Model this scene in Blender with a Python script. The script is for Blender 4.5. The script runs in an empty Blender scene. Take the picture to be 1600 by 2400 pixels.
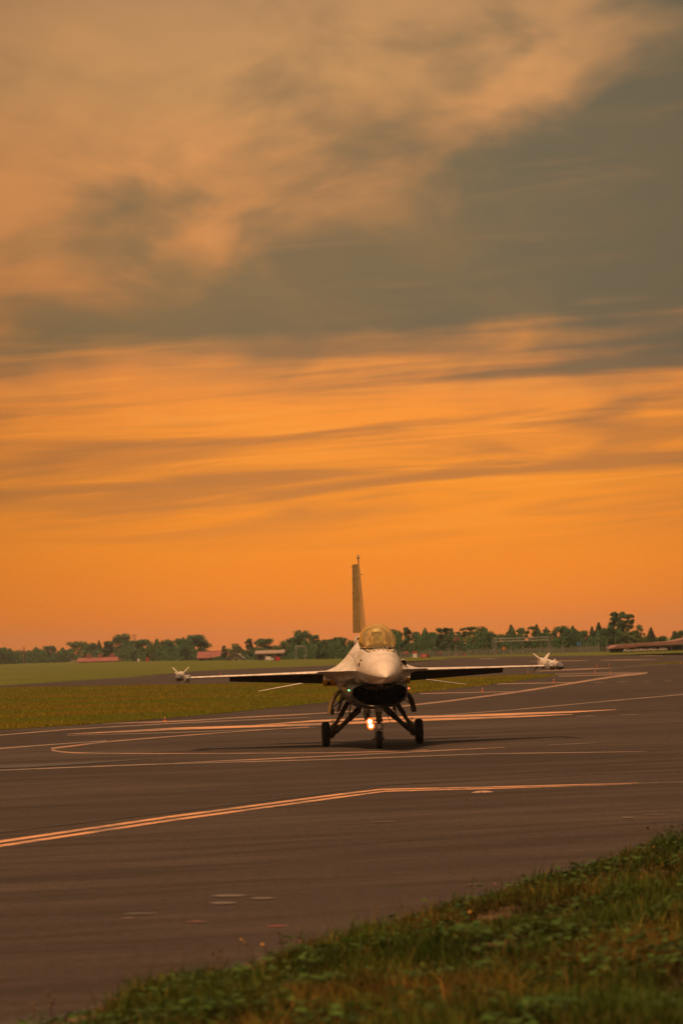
import bpy, bmesh, math, random
import numpy as np
from mathutils import Vector, Matrix

random.seed(11)
RNG = np.random.default_rng(11)
R = math.radians
SC = bpy.context.scene
COL = SC.collection

# ------------------------------------------------------------------ camera
FPX, EYE = 11040.0, 2.53                 # focal length in pixels of the 1600 x 2400 photograph, eye height
ROLL, PITCH = R(1.9), math.atan(316 / 11040.0)
FW = np.array([0, math.cos(PITCH), math.sin(PITCH)])
_r0 = np.array([1.0, 0, 0]); _u0 = np.cross(_r0, FW)
RT = _r0 * math.cos(ROLL) - _u0 * math.sin(ROLL)
UP = _u0 * math.cos(ROLL) + _r0 * math.sin(ROLL)
CAM = np.array([0, 0, EYE])
cam = bpy.data.cameras.new('camera')
cam.sensor_fit = 'VERTICAL'; cam.sensor_height = 36.0; cam.sensor_width = 24.0
cam.lens = FPX / 2400 * 36
cam.clip_start = 0.5; cam.clip_end = 30000
cam.dof.use_dof = True; cam.dof.focus_distance = 117.0; cam.dof.aperture_fstop = 4.2
co = bpy.data.objects.new('camera', cam); COL.objects.link(co)
co.matrix_world = Matrix(((RT[0], UP[0], -FW[0], CAM[0]), (RT[1], UP[1], -FW[1], CAM[1]), (RT[2], UP[2], -FW[2], CAM[2]), (0, 0, 0, 1)))
SC.camera = co

# ------------------------------------------------------------------ sky, sun, exposure
SUN_EL, SUN_AZ = R(68), R(212)            # azimuth measured clockwise from +Y (the view direction)
SKY_GAIN = 1.0
HAZE = 0.00008
SC.view_settings.view_transform = 'Standard'; SC.view_settings.look = 'None'
SC.view_settings.exposure = 0.0; SC.view_settings.gamma = 1.0
SC.view_settings.use_curve_mapping = False
SC.render.engine = 'CYCLES'
SC.cycles.use_denoising = True
SC.cycles.max_bounces = 8; SC.cycles.transparent_max_bounces = 24; SC.cycles.volume_bounces = 0
SC.cycles.sample_clamp_indirect = 4.0

def lin(r, g, b):
    f = lambda c: (c / 255 / 12.92) if c / 255 <= 0.04045 else ((c / 255 + 0.055) / 1.055) ** 2.4
    return (f(r), f(g), f(b), 1)

world = bpy.data.worlds.new('World'); SC.world = world; world.use_nodes = True

class NT:
    """small wrapper to write node graphs as expressions"""
    def __init__(s, tree): s.t = tree; s.n = tree.nodes; s.l = tree.links
    def put(s, sock, v):
        if isinstance(v, bpy.types.NodeSocket): s.l.new(v, sock)
        elif v is not None: sock.default_value = v
    def node(s, typ, **kw):
        n = s.n.new(typ)
        for k, v in kw.items(): setattr(n, k, v)
        return n
    def m(s, op, a, b=None, c=None, clamp=False):
        n = s.node('ShaderNodeMath', operation=op); n.use_clamp = clamp
        for i, v in enumerate((a, b, c)):
            if v is not None: s.put(n.inputs[i], v)
        return n.outputs[0]
    def sm(s, v, lo, hi, to0=0.0, to1=1.0):
        n = s.node('ShaderNodeMapRange', interpolation_type='SMOOTHSTEP')
        s.put(n.inputs[0], v); s.put(n.inputs[1], lo); s.put(n.inputs[2], hi); s.put(n.inputs[3], to0); s.put(n.inputs[4], to1)
        return n.outputs[0]
    def mix(s, f, a, b, blend='MIX'):
        n = s.node('ShaderNodeMix', data_type='RGBA', blend_type=blend)
        s.put(n.inputs[0], f); s.put(n.inputs[6], a); s.put(n.inputs[7], b)
        return n.outputs[2]
    def ramp(s, f, stops, interp='LINEAR'):
        n = s.node('ShaderNodeValToRGB'); cr = n.color_ramp; cr.interpolation = interp
        while len(cr.elements) < len(stops): cr.elements.new(0.5)
        for e, (p, c) in zip(cr.elements, stops):
            e.position = p; e.color = c if len(c) == 4 else (*c, 1)
        s.put(n.inputs[0], f); return n.outputs[0]
    def noise(s, vec, scale, detail=3.0, rough=0.5, dist=0.0):
        n = s.node('ShaderNodeTexNoise')
        if vec is not None: s.l.new(vec, n.inputs['Vector'])
        n.inputs['Scale'].default_value = scale; n.inputs['Detail'].default_value = detail
        n.inputs['Roughness'].default_value = rough; n.inputs['Distortion'].default_value = dist
        return n.outputs[0]
    def vec(s, x, y, z):
        n = s.node('ShaderNodeCombineXYZ')
        for i, v in enumerate((x, y, z)): s.put(n.inputs[i], v)
        return n.outputs[0]

def build_sky():
    w = NT(world.node_tree); w.n.clear()
    out = w.node('ShaderNodeOutputWorld'); bg = w.node('ShaderNodeBackground'); w.l.new(bg.outputs[0], out.inputs[0])
    tc = w.node('ShaderNodeTexCoord'); sep = w.node('ShaderNodeSeparateXYZ'); w.l.new(tc.outputs['Generated'], sep.inputs[0])
    K = 57.2958
    a = w.m('MULTIPLY', sep.outputs[0], K); d = w.m('MULTIPLY', sep.outputs[1], K); e = w.m('MULTIPLY', sep.outputs[2], K)
    # the clear air behind the clouds
    sky = w.node('ShaderNodeTexSky', sky_type='NISHITA'); sky.sun_disc = False
    sky.sun_elevation = SUN_EL; sky.sun_rotation = SUN_AZ; sky.air_density = 2.0; sky.dust_density = 6.0
    skyc = w.mix(1.0, sky.outputs[0], (0.05, 0.05, 0.05, 1), 'MULTIPLY')
    V = w.vec(a, d, e)
    et = w.m('SUBTRACT', e, w.m('MULTIPLY', a, 0.045))                       # streaks rise a little to the right
    n_big = w.m('SUBTRACT', w.noise(w.vec(w.m('MULTIPLY', a, 0.55), d, e), 0.42, 3.5, 0.5, 0.5), 0.5)
    n_mid = w.m('SUBTRACT', w.noise(w.vec(w.m('MULTIPLY', a, 0.6), w.m('ADD', d, 31.0), w.m('MULTIPLY', e, 1.1)), 0.9, 4.0, 0.52, 0.4), 0.5)
    n_str = w.m('SUBTRACT', w.noise(w.vec(w.m('MULTIPLY', a, 0.20), w.m('ADD', d, 7.0), w.m('MULTIPLY', et, 2.9)), 0.85, 3.0, 0.5, 0.9), 0.5)
    n_str2 = w.m('SUBTRACT', w.noise(w.vec(w.m('MULTIPLY', a, 0.40), w.m('ADD', d, 77.0), w.m('MULTIPLY', et, 8.0)), 0.8, 5.0, 0.6, 1.0), 0.5)
    # lit veil: colour follows height above the horizon
    ew = w.m('ADD', e, w.m('MULTIPLY', n_big, 0.5))
    veil = w.ramp(w.m('DIVIDE', ew, 20.0, clamp=True), [
        (0.0, lin(242, 122, 40)), (0.03, lin(250, 136, 38)), (0.065, lin(255, 146, 40)), (0.10, lin(255, 152, 46)),
        (0.145, lin(255, 152, 58)), (0.175, lin(240, 146, 70)), (0.22, lin(222, 145, 80)), (0.29, lin(226, 152, 88)),
        (0.345, lin(206, 150, 94)), (0.42, lin(188, 140, 94)), (0.6, lin(176, 138, 104)), (1.0, lin(170, 142, 118))])
    # soft smudges in the upper veil
    veil = w.mix(w.m('MULTIPLY', w.sm(w.m('ADD', n_mid, w.m('MULTIPLY', n_big, 0.6)), -0.12, 0.30), w.sm(e, 3.2, 4.6, 0, 0.60)), veil, lin(150, 118, 80))
    veil = w.mix(w.m('MULTIPLY', w.sm(w.m('ADD', n_big, w.m('MULTIPLY', n_mid, 0.5)), -0.05, -0.25), w.sm(e, 4.0, 5.2, 0, 0.35)), veil, lin(240, 166, 100))
    # grey brown streaks low over the horizon
    low = w.m('MULTIPLY', w.sm(e, 0.9, 2.1), w.sm(e, 5.0, 3.4))
    veil = w.mix(w.m('MULTIPLY', w.m('MULTIPLY', w.sm(w.m('ADD', w.m('MULTIPLY', n_str, 1.2), w.m('MULTIPLY', n_str2, 0.35)), -0.16, 0.20), low), 0.80), veil, lin(184, 118, 64))
    veil = w.mix(w.m('MULTIPLY', w.m('MULTIPLY', w.sm(w.m('ADD', n_str2, w.m('MULTIPLY', n_str, 0.8)), -0.06, -0.22), low), 0.55), veil, lin(255, 160, 66))
    # the big grey bank
    e_up = w.m('SMOOTH_MAX', w.m('ADD', 5.95, w.m('MULTIPLY', a, 0.60)), w.m('ADD', 4.30, w.m('MULTIPLY', a, -0.04)), 0.7)
    e_up = w.m('MINIMUM', e_up, 26.0)
    e_lo = w.m('ADD', 3.12, w.m('MULTIPLY', w.m('MAXIMUM', a, -20.0), -0.05))
    edge_n = w.m('ADD', w.m('MULTIPLY', n_big, 4.6), w.m('MULTIPLY', n_mid, 3.2))
    m_up = w.sm(w.m('ADD', w.m('SUBTRACT', e_up, e), edge_n), -1.3, 1.15)
    m_lo = w.sm(w.m('ADD', w.m('SUBTRACT', e, e_lo), w.m('ADD', w.m('MULTIPLY', n_str, 1.6), w.m('MULTIPLY', n_mid, 1.2))), -0.55, 0.85)
    bank = w.m('MULTIPLY', m_up, m_lo)
    dark = w.mix(w.sm(w.m('ADD', w.m('MULTIPLY', a, 0.10), w.m('MULTIPLY', n_mid, 1.2)), -0.45, 0.5), lin(136, 112, 76), lin(104, 98, 78))
    dark = w.mix(w.m('MULTIPLY', w.sm(w.m('ADD', n_str, n_mid), 0.06, 0.4), 0.5), dark, lin(160, 122, 80))
    col = w.mix(w.m('MULTIPLY', bank, 0.94), veil, dark)
    # sunset glow falls off to both sides, with lens vignetting put into the colour
    fall = w.sm(w.m('ABSOLUTE', w.m('SUBTRACT', a, 0.7)), 1.2, 6.5, 1.0, 0.74)
    col = w.mix(1.0, col, w.vec(fall, fall, fall), 'MULTIPLY')
    col = w.mix(0.04, col, skyc)
    w.put(bg.inputs[0], col); bg.inputs[1].default_value = SKY_GAIN
build_sky()

sun = bpy.data.lights.new('sun', 'SUN'); sun.energy = 4.9; sun.angle = R(10); sun.color = (1.0, 0.55, 0.27)
so = bpy.data.objects.new('sun', sun); COL.objects.link(so)
sd = Vector((math.sin(SUN_AZ) * math.cos(SUN_EL), math.cos(SUN_AZ) * math.cos(SUN_EL), math.sin(SUN_EL)))
so.rotation_euler = sd.to_track_quat('Z', 'Y').to_euler(); so.location = (0, 0, 60)

# ------------------------------------------------------------------ helpers
def ray(px, py):
    v = FW + RT * (px - 800) / FPX + UP * (1200 - py) / FPX
    return v / v[1]
def gnd(px, py, z=0.0):                   # where the line of sight through a photo pixel meets the ground
    v = ray(px, py); return CAM + v * ((z - EYE) / v[2])
def far(px, py, dmax=1900.0):             # ground point far away, kept within reach; returns point and metres per pixel
    v = ray(px, py)
    D = -EYE / v[2] if v[2] < -1e-6 else dmax
    D = min(D, dmax)
    return Vector((v[0] * D, D, 0.0)), D / FPX

def tag(o, label=None, cat=None, group=None, kind=None):
    if label: o['label'] = label
    if cat: o['category'] = cat
    if group: o['group'] = group
    if kind: o['kind'] = kind
    return o
def empty(name, loc=(0, 0, 0), rz=0.0, parent=None):
    o = bpy.data.objects.new(name, None); COL.objects.link(o)
    o.location = loc; o.rotation_euler = (0, 0, rz); o.parent = parent; o.empty_display_size = 0.3
    return o
def link(name, me, parent=None, mat=None):
    o = bpy.data.objects.new(name, me); COL.objects.link(o); o.parent = parent
    if mat is not None and not me.materials: me.materials.append(mat)
    return o
def copy_tree(o, parent=None):
    c = o.copy(); COL.objects.link(c); c.parent = parent
    for ch in list(o.children): copy_tree(ch, c)
    return c

class MB:
    """collects geometry for one mesh"""
    def __init__(s): s.v = []; s.f = []; s.mi = []
    def add(s, vs, fs, mi=0):
        b = len(s.v); s.v += [tuple(map(float, q)) for q in vs]; s.f += [tuple(b + i for i in f) for f in fs]; s.mi += [mi] * len(fs)
        return s
    def box(s, c, d, rot=None, bev=0.0, mi=0):
        hx, hy, hz = d[0] / 2, d[1] / 2, d[2] / 2
        if bev > 0:
            bm = bmesh.new(); bmesh.ops.create_cube(bm, size=1.0)
            bmesh.ops.scale(bm, vec=d, verts=bm.verts)
            bmesh.ops.bevel(bm, geom=bm.edges[:], offset=bev, segments=2, affect='EDGES', profile=0.6)
            bm.verts.index_update()
            vs = [q.co.copy() for q in bm.verts]; fs = [[q.index for q in f.verts] for f in bm.faces]; bm.free()
        else:
            vs = [Vector((x, y, z)) for x in (-hx, hx) for y in (-hy, hy) for z in (-hz, hz)]
            fs = [(0, 1, 3, 2), (4, 6, 7, 5), (0, 4, 5, 1), (2, 3, 7, 6), (0, 2, 6, 4), (1, 5, 7, 3)]
        if rot is not None: vs = [rot @ q for q in vs]
        c = Vector(c); return s.add([q + c for q in vs], fs, mi)
    def tube(s, p0, p1, r0, r1=None, n=10, cap=True, mi=0):
        p0 = Vector(p0); p1 = Vector(p1); r1 = r0 if r1 is None else r1
        ax = (p1 - p0).normalized(); t = Vector((0, 0, 1)) if abs(ax.z) < 0.9 else Vector((1, 0, 0))
        u = ax.cross(t).normalized(); w = ax.cross(u)
        vs = []
        for p, r in ((p0, r0), (p1, r1)):
            for i in range(n):
                a = 2 * math.pi * i / n; vs.append(p + u * (r * math.cos(a)) + w * (r * math.sin(a)))
        fs = [(i, (i + 1) % n, n + (i + 1) % n, n + i) for i in range(n)]
        if cap: fs += [tuple(reversed(range(n))), tuple(range(n, 2 * n))]
        return s.add(vs, fs, mi)
    def path(s, pts, rs, n=8, mi=0):
        for i in range(len(pts) - 1): s.tube(pts[i], pts[i + 1], rs[i], rs[i + 1], n, True, mi)
        return s
    def lathe(s, prof, o, ax, n=24, mi=0, close=False):
        """prof: (along, radius)"""
        o = Vector(o); ax = Vector(ax).normalized(); t = Vector((0, 0, 1)) if abs(ax.z) < 0.9 else Vector((1, 0, 0))
        u = ax.cross(t).normalized(); w = ax.cross(u); vs = []; fs = []
        for al, r in prof:
            for i in range(n):
                a = 2 * math.pi * i / n; vs.append(o + ax * al + u * (r * math.cos(a)) + w * (r * math.sin(a)))
        k = len(prof)
        for j in range(k - 1 if not close else k):
            j2 = (j + 1) % k
            for i in range(n): fs.append((j * n + i, j * n + (i + 1) % n, j2 * n + (i + 1) % n, j2 * n + i))
        return s.add(vs, fs, mi)
    def grid(s, rows, closed=False, mi=0):
        m = len(rows[0]); vs = [p for r in rows for p in r]; fs = []
        for j in range(len(rows) - 1):
            for i in range(m if closed else m - 1):
                fs.append((j * m + i, j * m + (i + 1) % m, (j + 1) * m + (i + 1) % m, (j + 1) * m + i))
        return s.add(vs, fs, mi)
    def prism(s, poly, y0, y1, mi=0, axis='y'):
        n = len(poly)
        def P(a, b, t): return (a, t, b) if axis == 'y' else ((t, a, b) if axis == 'x' else (a, b, t))
        vs = [P(a, b, y0) for a, b in poly] + [P(a, b, y1) for a, b in poly]
        fs = [(i, (i + 1) % n, n + (i + 1) % n, n + i) for i in range(n)] + [tuple(reversed(range(n))), tuple(range(n, 2 * n))]
        return s.add(vs, fs, mi)
    def mesh(s, name, mats, smooth=None):
        me = bpy.data.meshes.new(name); me.from_pydata(s.v, [], s.f); 
        for m in (mats if isinstance(mats, (list, tuple)) else [mats]): me.materials.append(m)
        if any(s.mi): me.polygons.foreach_set('material_index', s.mi)
        bm = bmesh.new(); bm.from_mesh(me); bmesh.ops.recalc_face_normals(bm, faces=bm.faces)
        bm.to_mesh(me); bm.free()
        if smooth is not None:
            me.polygons.foreach_set('use_smooth', [True] * len(me.polygons))
            try: me.set_sharp_from_angle(angle=R(smooth))
            except Exception: pass
        me.update(); return me
    def build(s, name, mats, parent=None, smooth=None):
        return link(name, s.mesh(name, mats, smooth), parent)

def fast_mesh(name, verts, faces_n, loops, mat, cols=None):
    """numpy mesh: verts (N,3), loops flat, faces_n = corners per face; cols per vertex"""
    me = bpy.data.meshes.new(name); nf = len(loops) // faces_n
    me.vertices.add(len(verts)); me.vertices.foreach_set('co', np.asarray(verts, dtype=np.float32).ravel())
    me.loops.add(len(loops)); me.loops.foreach_set('vertex_index', np.asarray(loops, dtype=np.int32))
    me.polygons.add(nf); me.polygons.foreach_set('loop_start', np.arange(0, nf * faces_n, faces_n, dtype=np.int32))
    if cols is not None:
        at = me.attributes.new('tint', 'FLOAT_COLOR', 'POINT')
        at.data.foreach_set('color', np.asarray(cols, dtype=np.float32).ravel())
    me.update(calc_edges=True); me.validate(); me.materials.append(mat); return me

# ------------------------------------------------------------------ materials
def mat_new(name):
    m = bpy.data.materials.new(name); m.use_nodes = True; g = NT(m.node_tree)
    return m, g, g.n['Principled BSDF']
def simple(name, col, rough=0.6, metal=0.0, var=0.18, scale=4.0, bump=0.0, spec=0.5, coat=0.0):
    m, g, b = mat_new(name); tc = g.node('ShaderNodeTexCoord')
    n = g.noise(tc.outputs['Object'], scale, 5.0, 0.6)
    c = (*col, 1); lo = tuple(x * (1 - var) for x in col) + (1,); hi = tuple(min(1, x * (1 + var)) for x in col) + (1,)
    g.put(b.inputs['Base Color'], g.ramp(n, [(0.3, lo), (0.5, c), (0.72, hi)]))
    g.put(b.inputs['Roughness'], g.m('ADD', rough - 0.06, g.m('MULTIPLY', n, 0.12)))
    b.inputs['Metallic'].default_value = metal; b.inputs['Specular IOR Level'].default_value = spec
    b.inputs['Coat Weight'].default_value = coat
    if bump:
        bp = g.node('ShaderNodeBump'); bp.inputs['Strength'].default_value = bump; bp.inputs['Distance'].default_value = 0.02
        g.put(bp.inputs['Height'], g.noise(tc.outputs['Object'], scale * 6, 4, 0.6)); g.l.new(bp.outputs[0], b.inputs['Normal'])
    return m
def emit(name, col, s):
    m, g, b = mat_new(name); b.inputs['Base Color'].default_value = (*col, 1)
    b.inputs['Emission Color'].default_value = (*col, 1); b.inputs['Emission Strength'].default_value = s; return m

def m_paint(name, col, rough=0.38, stain=0.48, jw_=0.6):
    """aircraft paint: rubbed, streaked along the airflow, with thin panel joints"""
    m, g, b = mat_new(name); tc = g.node('ShaderNodeTexCoord'); o = tc.outputs['Object']
    sp = g.node('ShaderNodeSeparateXYZ'); g.l.new(o, sp.inputs[0]); x, y, z = sp.outputs
    st = g.noise(g.vec(g.m('MULTIPLY', x, 5.0), g.m('MULTIPLY', y, 0.7), g.m('MULTIPLY', z, 5.0)), 1.6, 5.0, 0.62)
    bl = g.noise(o, 1.3, 4.0, 0.55)
    c = (*col, 1); dk = tuple(v * (1 - stain) for v in col) + (1,)
    base = g.mix(g.sm(st, 0.44, 0.66, 0, 0.9), c, dk)
    base = g.mix(g.sm(bl, 0.44, 0.62, 0, 0.7), base, tuple(v * 0.80 for v in col) + (1,))
    wn = g.node('ShaderNodeTexWhiteNoise', noise_dimensions='3D'); g.put(wn.inputs['Vector'], g.vec(g.m('FLOOR', g.m('DIVIDE', g.m('ADD', y, 0.625), 0.83)), g.m('FLOOR', g.m('DIVIDE', g.m('ADD', g.m('ABSOLUTE', x), 0.675), 0.61)), g.m('FLOOR', g.m('MULTIPLY', z, 1.9))))
    base = g.mix(g.m('MULTIPLY', wn.outputs[0], 0.55 * jw_), base, tuple(v * 0.66 for v in col) + (1,))
    # joints: closed rows of thin lines in y, and lengthwise lines
    def joint(v, step, off, wd):
        f = g.m('ABSOLUTE', g.m('SUBTRACT', g.m('FRACT', g.m('DIVIDE', g.m('ADD', v, off), step)), 0.5))
        return g.m('LESS_THAN', f, wd / step)
    j = g.m('MAXIMUM', joint(y, 0.83, 0.21, 0.011), joint(g.m('ABSOLUTE', x), 0.61, 0.37, 0.008))
    base = g.mix(g.m('MULTIPLY', j, jw_), base, tuple(v * 0.25 for v in col) + (1,))
    g.put(b.inputs['Base Color'], base)
    g.put(b.inputs['Roughness'], g.m('ADD', rough, g.m('MULTIPLY', g.m('SUBTRACT', st, 0.5), 0.3)))
    return m

PAINT = m_paint('jet_pale_paint', (0.74, 0.66, 0.57), 0.34)
RUDDER_SHADE = m_paint('jet_rudder_shading', (0.30, 0.21, 0.07), 0.5)  # same grey skin as the body; olive shading put into the colour
FIN_LIT = m_paint('jet_fin_orange_light', (0.60, 0.36, 0.13), 0.45)  # orange evening light on the grey fin is put into its colour
BELLY = m_paint('jet_belly_olive_shade', (0.026, 0.028, 0.020), 0.28, 0.4)  # dark olive hull, with the shade of the underside also painted in
RADOME = m_paint('jet_radome_paint', (0.68, 0.59, 0.50), 0.34, 0.2, 0.0)
CHAR = simple('charcoal_dark', (0.022, 0.021, 0.021), 0.65, var=0.25, scale=3)
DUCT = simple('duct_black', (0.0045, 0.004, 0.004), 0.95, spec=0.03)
YELLOW = simple('yellow_paint', (0.85, 0.42, 0.01), 0.5)
RUBBER = simple('tyre_rubber', (0.010, 0.0095, 0.009), 0.85, var=0.3, scale=12, bump=0.2)
STEEL = simple('gear_steel', (0.20, 0.18, 0.14), 0.35, 0.6, var=0.35, scale=9)
DSTEEL = simple('gear_dark_steel', (0.085, 0.072, 0.050), 0.38, 0.6, var=0.4, scale=9)
CHROME = simple('oleo_chrome', (0.6, 0.56, 0.5), 0.18, 1.0, var=0.1)
MISSILE = simple('missile_paint', (0.50, 0.44, 0.37), 0.4, var=0.25, scale=6)
GREYP = simple('grey_paint', (0.3, 0.29, 0.27), 0.5, var=0.2)
SEAT = simple('cockpit_cloth', (0.42, 0.34, 0.22), 0.85)
FLIGHT = simple('flight_suit', (0.30, 0.27, 0.18), 0.85)
HELM = simple('helmet_paint', (0.55, 0.62, 0.50), 0.25, coat=0.4)
VISOR = simple('visor_dark', (0.02, 0.03, 0.03), 0.08)
SKIN = simple('skin', (0.45, 0.27, 0.19), 0.55)
LAMP = emit('landing_lamp_glass', (1.0, 0.60, 0.26), 9.0)
LAMP_FLARE = emit('lamp_flare_ring', (1.0, 0.16, 0.02), 1.5)
NAVG = emit('green_lamp', (0.15, 1.0, 0.35), 4.0)
NAVR = emit('red_lamp', (1.0, 0.10, 0.05), 5.0)

def m_glass(name, tint, fac, haze=0.04):
    m = bpy.data.materials.new(name); m.use_nodes = True; g = NT(m.node_tree); g.n.clear()
    out = g.node('ShaderNodeOutputMaterial'); tr = g.node('ShaderNodeBsdfTransparent'); gl = g.node('ShaderNodeBsdfGlossy')
    tr.inputs[0].default_value = tint; gl.inputs[0].default_value = (1.0, 0.9, 0.66, 1); gl.inputs['Roughness'].default_value = 0.06
    lw = g.node('ShaderNodeLayerWeight'); lw.inputs[0].default_value = 0.42
    df = g.node('ShaderNodeBsdfTranslucent'); df.inputs[0].default_value = (1.0, 0.62, 0.12, 1); d2 = g.node('ShaderNodeBsdfDiffuse'); d2.inputs[0].default_value = (1.0, 0.62, 0.12, 1)
    ad = g.node('ShaderNodeMixShader'); g.l.new(df.outputs[0], ad.inputs[1]); g.l.new(d2.outputs[0], ad.inputs[2])
    m0 = g.node('ShaderNodeMixShader'); g.put(m0.inputs[0], g.m('ADD', haze, g.m('MULTIPLY', g.m('POWER', lw.outputs['Facing'], 1.8), 0.55))); g.l.new(tr.outputs[0], m0.inputs[1]); g.l.new(ad.outputs[0], m0.inputs[2])  # gold glow along the rim is painted in by facing angle
    mx = g.node('ShaderNodeMixShader')
    g.put(mx.inputs[0], g.m('ADD', fac, g.m('MULTIPLY', g.m('POWER', lw.outputs['Facing'], 2.0), 0.55)))
    g.l.new(m0.outputs[0], mx.inputs[1]); g.l.new(gl.outputs[0], mx.inputs[2]); g.l.new(mx.outputs[0], out.inputs[0]); return m
CANOPY = m_glass('gold_tinted_canopy', (1.0, 0.90, 0.58, 1), 0.04, 0.045)
HUDG = m_glass('head_up_glass', (0.75, 0.95, 0.8, 1), 0.14)

def m_asphalt():
    m, g, b = mat_new('asphalt'); tc = g.node('ShaderNodeTexCoord'); o = tc.outputs['Object']
    sp = g.node('ShaderNodeSeparateXYZ'); g.l.new(o, sp.inputs[0]); x, y, z = sp.outputs
    big = g.noise(o, 0.055, 5.0, 0.58)
    fine = g.noise(o, 38.0, 3.0, 0.7)
    grit = g.noise(o, 9.0, 4.0, 0.65)
    # rubbed and swept bands run across the view along the lane
    lane = g.noise(g.vec(g.m('MULTIPLY', g.m('SUBTRACT', x, g.m('MULTIPLY', y, 0.25)), 0.05), g.m('ADD', y, g.m('MULTIPLY', x, -0.9)), 0.0), 0.55, 5.0, 0.65)
    lane2 = g.noise(g.vec(g.m('MULTIPLY', x, 0.11), g.m('ADD', g.m('MULTIPLY', y, 0.45), g.m('MULTIPLY', x, -0.12)), 3.0), 1.0, 4.0, 0.6)
    c = g.ramp(big, [(0.38, (0.034, 0.026, 0.022)), (0.55, (0.050, 0.039, 0.033)), (0.64, (0.072, 0.058, 0.050))])
    c = g.mix(g.sm(lane, 0.50, 0.62, 0, 0.6), c, (0.018, 0.013, 0.010, 1))
    c = g.mix(g.sm(lane2, 0.51, 0.66, 0, 0.55), c, (0.095, 0.072, 0.055, 1))
    c = g.mix(g.sm(lane2, 0.48, 0.34, 0, 0.55), c, (0.018, 0.013, 0.010, 1))
    lane3 = g.noise(g.vec(g.m('MULTIPLY', x, 0.35), g.m('ADD', g.m('MULTIPLY', y, 1.3), g.m('MULTIPLY', x, -0.33)), 9.0), 1.0, 5.0, 0.65)
    c = g.mix(g.sm(lane3, 0.5, 0.66, 0, 0.4), c, (0.085, 0.064, 0.049, 1))
    c = g.mix(g.sm(lane3, 0.48, 0.34, 0, 0.4), c, (0.02, 0.015, 0.011, 1))
    c = g.mix(g.sm(grit, 0.35, 0.65, 0, 0.7), c, (0.022, 0.016, 0.012, 1))
    c = g.mix(g.sm(fine, 0.5, 0.72, 0, 0.65), c, (0.12, 0.092, 0.07, 1))
    # thin sealed cracks
    vo = g.node('ShaderNodeTexVoronoi', feature='DISTANCE_TO_EDGE'); vo.inputs['Scale'].default_value = 0.13
    wv = g.node('ShaderNodeVectorMath', operation='ADD'); g.l.new(o, wv.inputs[0])
    nz = g.node('ShaderNodeTexNoise'); g.l.new(o, nz.inputs['Vector']); nz.inputs['Scale'].default_value = 0.5; nz.inputs['Detail'].default_value = 4
    sc = g.node('ShaderNodeVectorMath', operation='SCALE'); g.l.new(nz.outputs[1], sc.inputs[0]); sc.inputs[3].default_value = 2.2
    g.l.new(sc.outputs[0], wv.inputs[1]); g.l.new(wv.outputs[0], vo.inputs['Vector'])
    c = g.mix(g.sm(vo.outputs[0], 0.0045, 0.001, 0, 0.4), c, (0.02, 0.018, 0.017, 1))
    g.put(b.inputs['Base Color'], c)
    g.put(b.inputs['Roughness'], g.m('ADD', 0.58, g.m('MULTIPLY', grit, 0.2)))
    b.inputs['Specular IOR Level'].default_value = 0.10
    bp = g.node('ShaderNodeBump'); bp.inputs['Strength'].default_value = 0.4; bp.inputs['Distance'].default_value = 0.012
    g.put(bp.inputs['Height'], g.m('ADD', fine, g.m('MULTIPLY', grit, 0.6))); g.l.new(bp.outputs[0], b.inputs['Normal'])
    return m
ASPHALT = m_asphalt()

def m_ground_grass(name, greens, dry, sc=1.0, drywt=0.5):
    m, g, b = mat_new(name); tc = g.node('ShaderNodeTexCoord'); o = tc.outputs['Object']
    n1 = g.noise(o, 0.06 * sc, 5.0, 0.6); n2 = g.noise(o, 1.7 * sc, 5.0, 0.7); n3 = g.noise(o, 14 * sc, 3.0, 0.7)
    c = g.ramp(g.m('ADD', g.m('MULTIPLY', n1, 0.6), g.m('MULTIPLY', n2, 0.4)), [(0.3, (*greens[0], 1)), (0.5, (*greens[1], 1)), (0.7, (*greens[2], 1))])
    c = g.mix(g.sm(g.m('ADD', n1, g.m('MULTIPLY', n2, 0.5)), 0.72, 0.95, 0, drywt), c, (*dry, 1))
    c = g.mix(g.sm(n3, 0.5, 0.7, 0, 0.4), c, tuple(v * 0.45 for v in greens[0]) + (1,))
    g.put(b.inputs['Base Color'], c); b.inputs['Roughness'].default_value = 0.95; b.inputs['Specular IOR Level'].default_value = 0.08
    bp = g.node('ShaderNodeBump'); bp.inputs['Strength'].default_value = 0.8; bp.inputs['Distance'].default_value = 0.08
    g.put(bp.inputs['Height'], g.m('ADD', n2, n3)); g.l.new(bp.outputs[0], b.inputs['Normal']); return m
GRASS = m_ground_grass('turf', [(0.060, 0.082, 0.012), (0.085, 0.105, 0.016), (0.115, 0.125, 0.022)], (0.17, 0.125, 0.04))
SOIL = simple('verge_soil', (0.11, 0.075, 0.045), 0.95, var=0.5, scale=3, bump=0.8, spec=0.1)

def m_tint(name, rough=0.7, trans=0.25, spec=0.15):
    m, g, b = mat_new(name); at = g.node('ShaderNodeAttribute', attribute_name='tint')
    g.l.new(at.outputs['Color'], b.inputs['Base Color']); b.inputs['Roughness'].default_value = rough
    b.inputs['Specular IOR Level'].default_value = spec
    if trans:
        tl = g.node('ShaderNodeBsdfTranslucent'); mx = g.node('ShaderNodeMixShader'); mx.inputs[0].default_value = trans
        g.l.new(at.outputs['Color'], tl.inputs[0]); g.l.new(b.outputs[0], mx.inputs[1]); g.l.new(tl.outputs[0], mx.inputs[2])
        g.l.new(mx.outputs[0], g.n['Material Output'].inputs[0])
    return m
BLADE = m_tint('grass_blades'); LEAF = m_tint('leaves', 0.75, 0.3)
BARK = simple('bark', (0.07, 0.055, 0.04), 0.9, var=0.4, scale=5)

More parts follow.
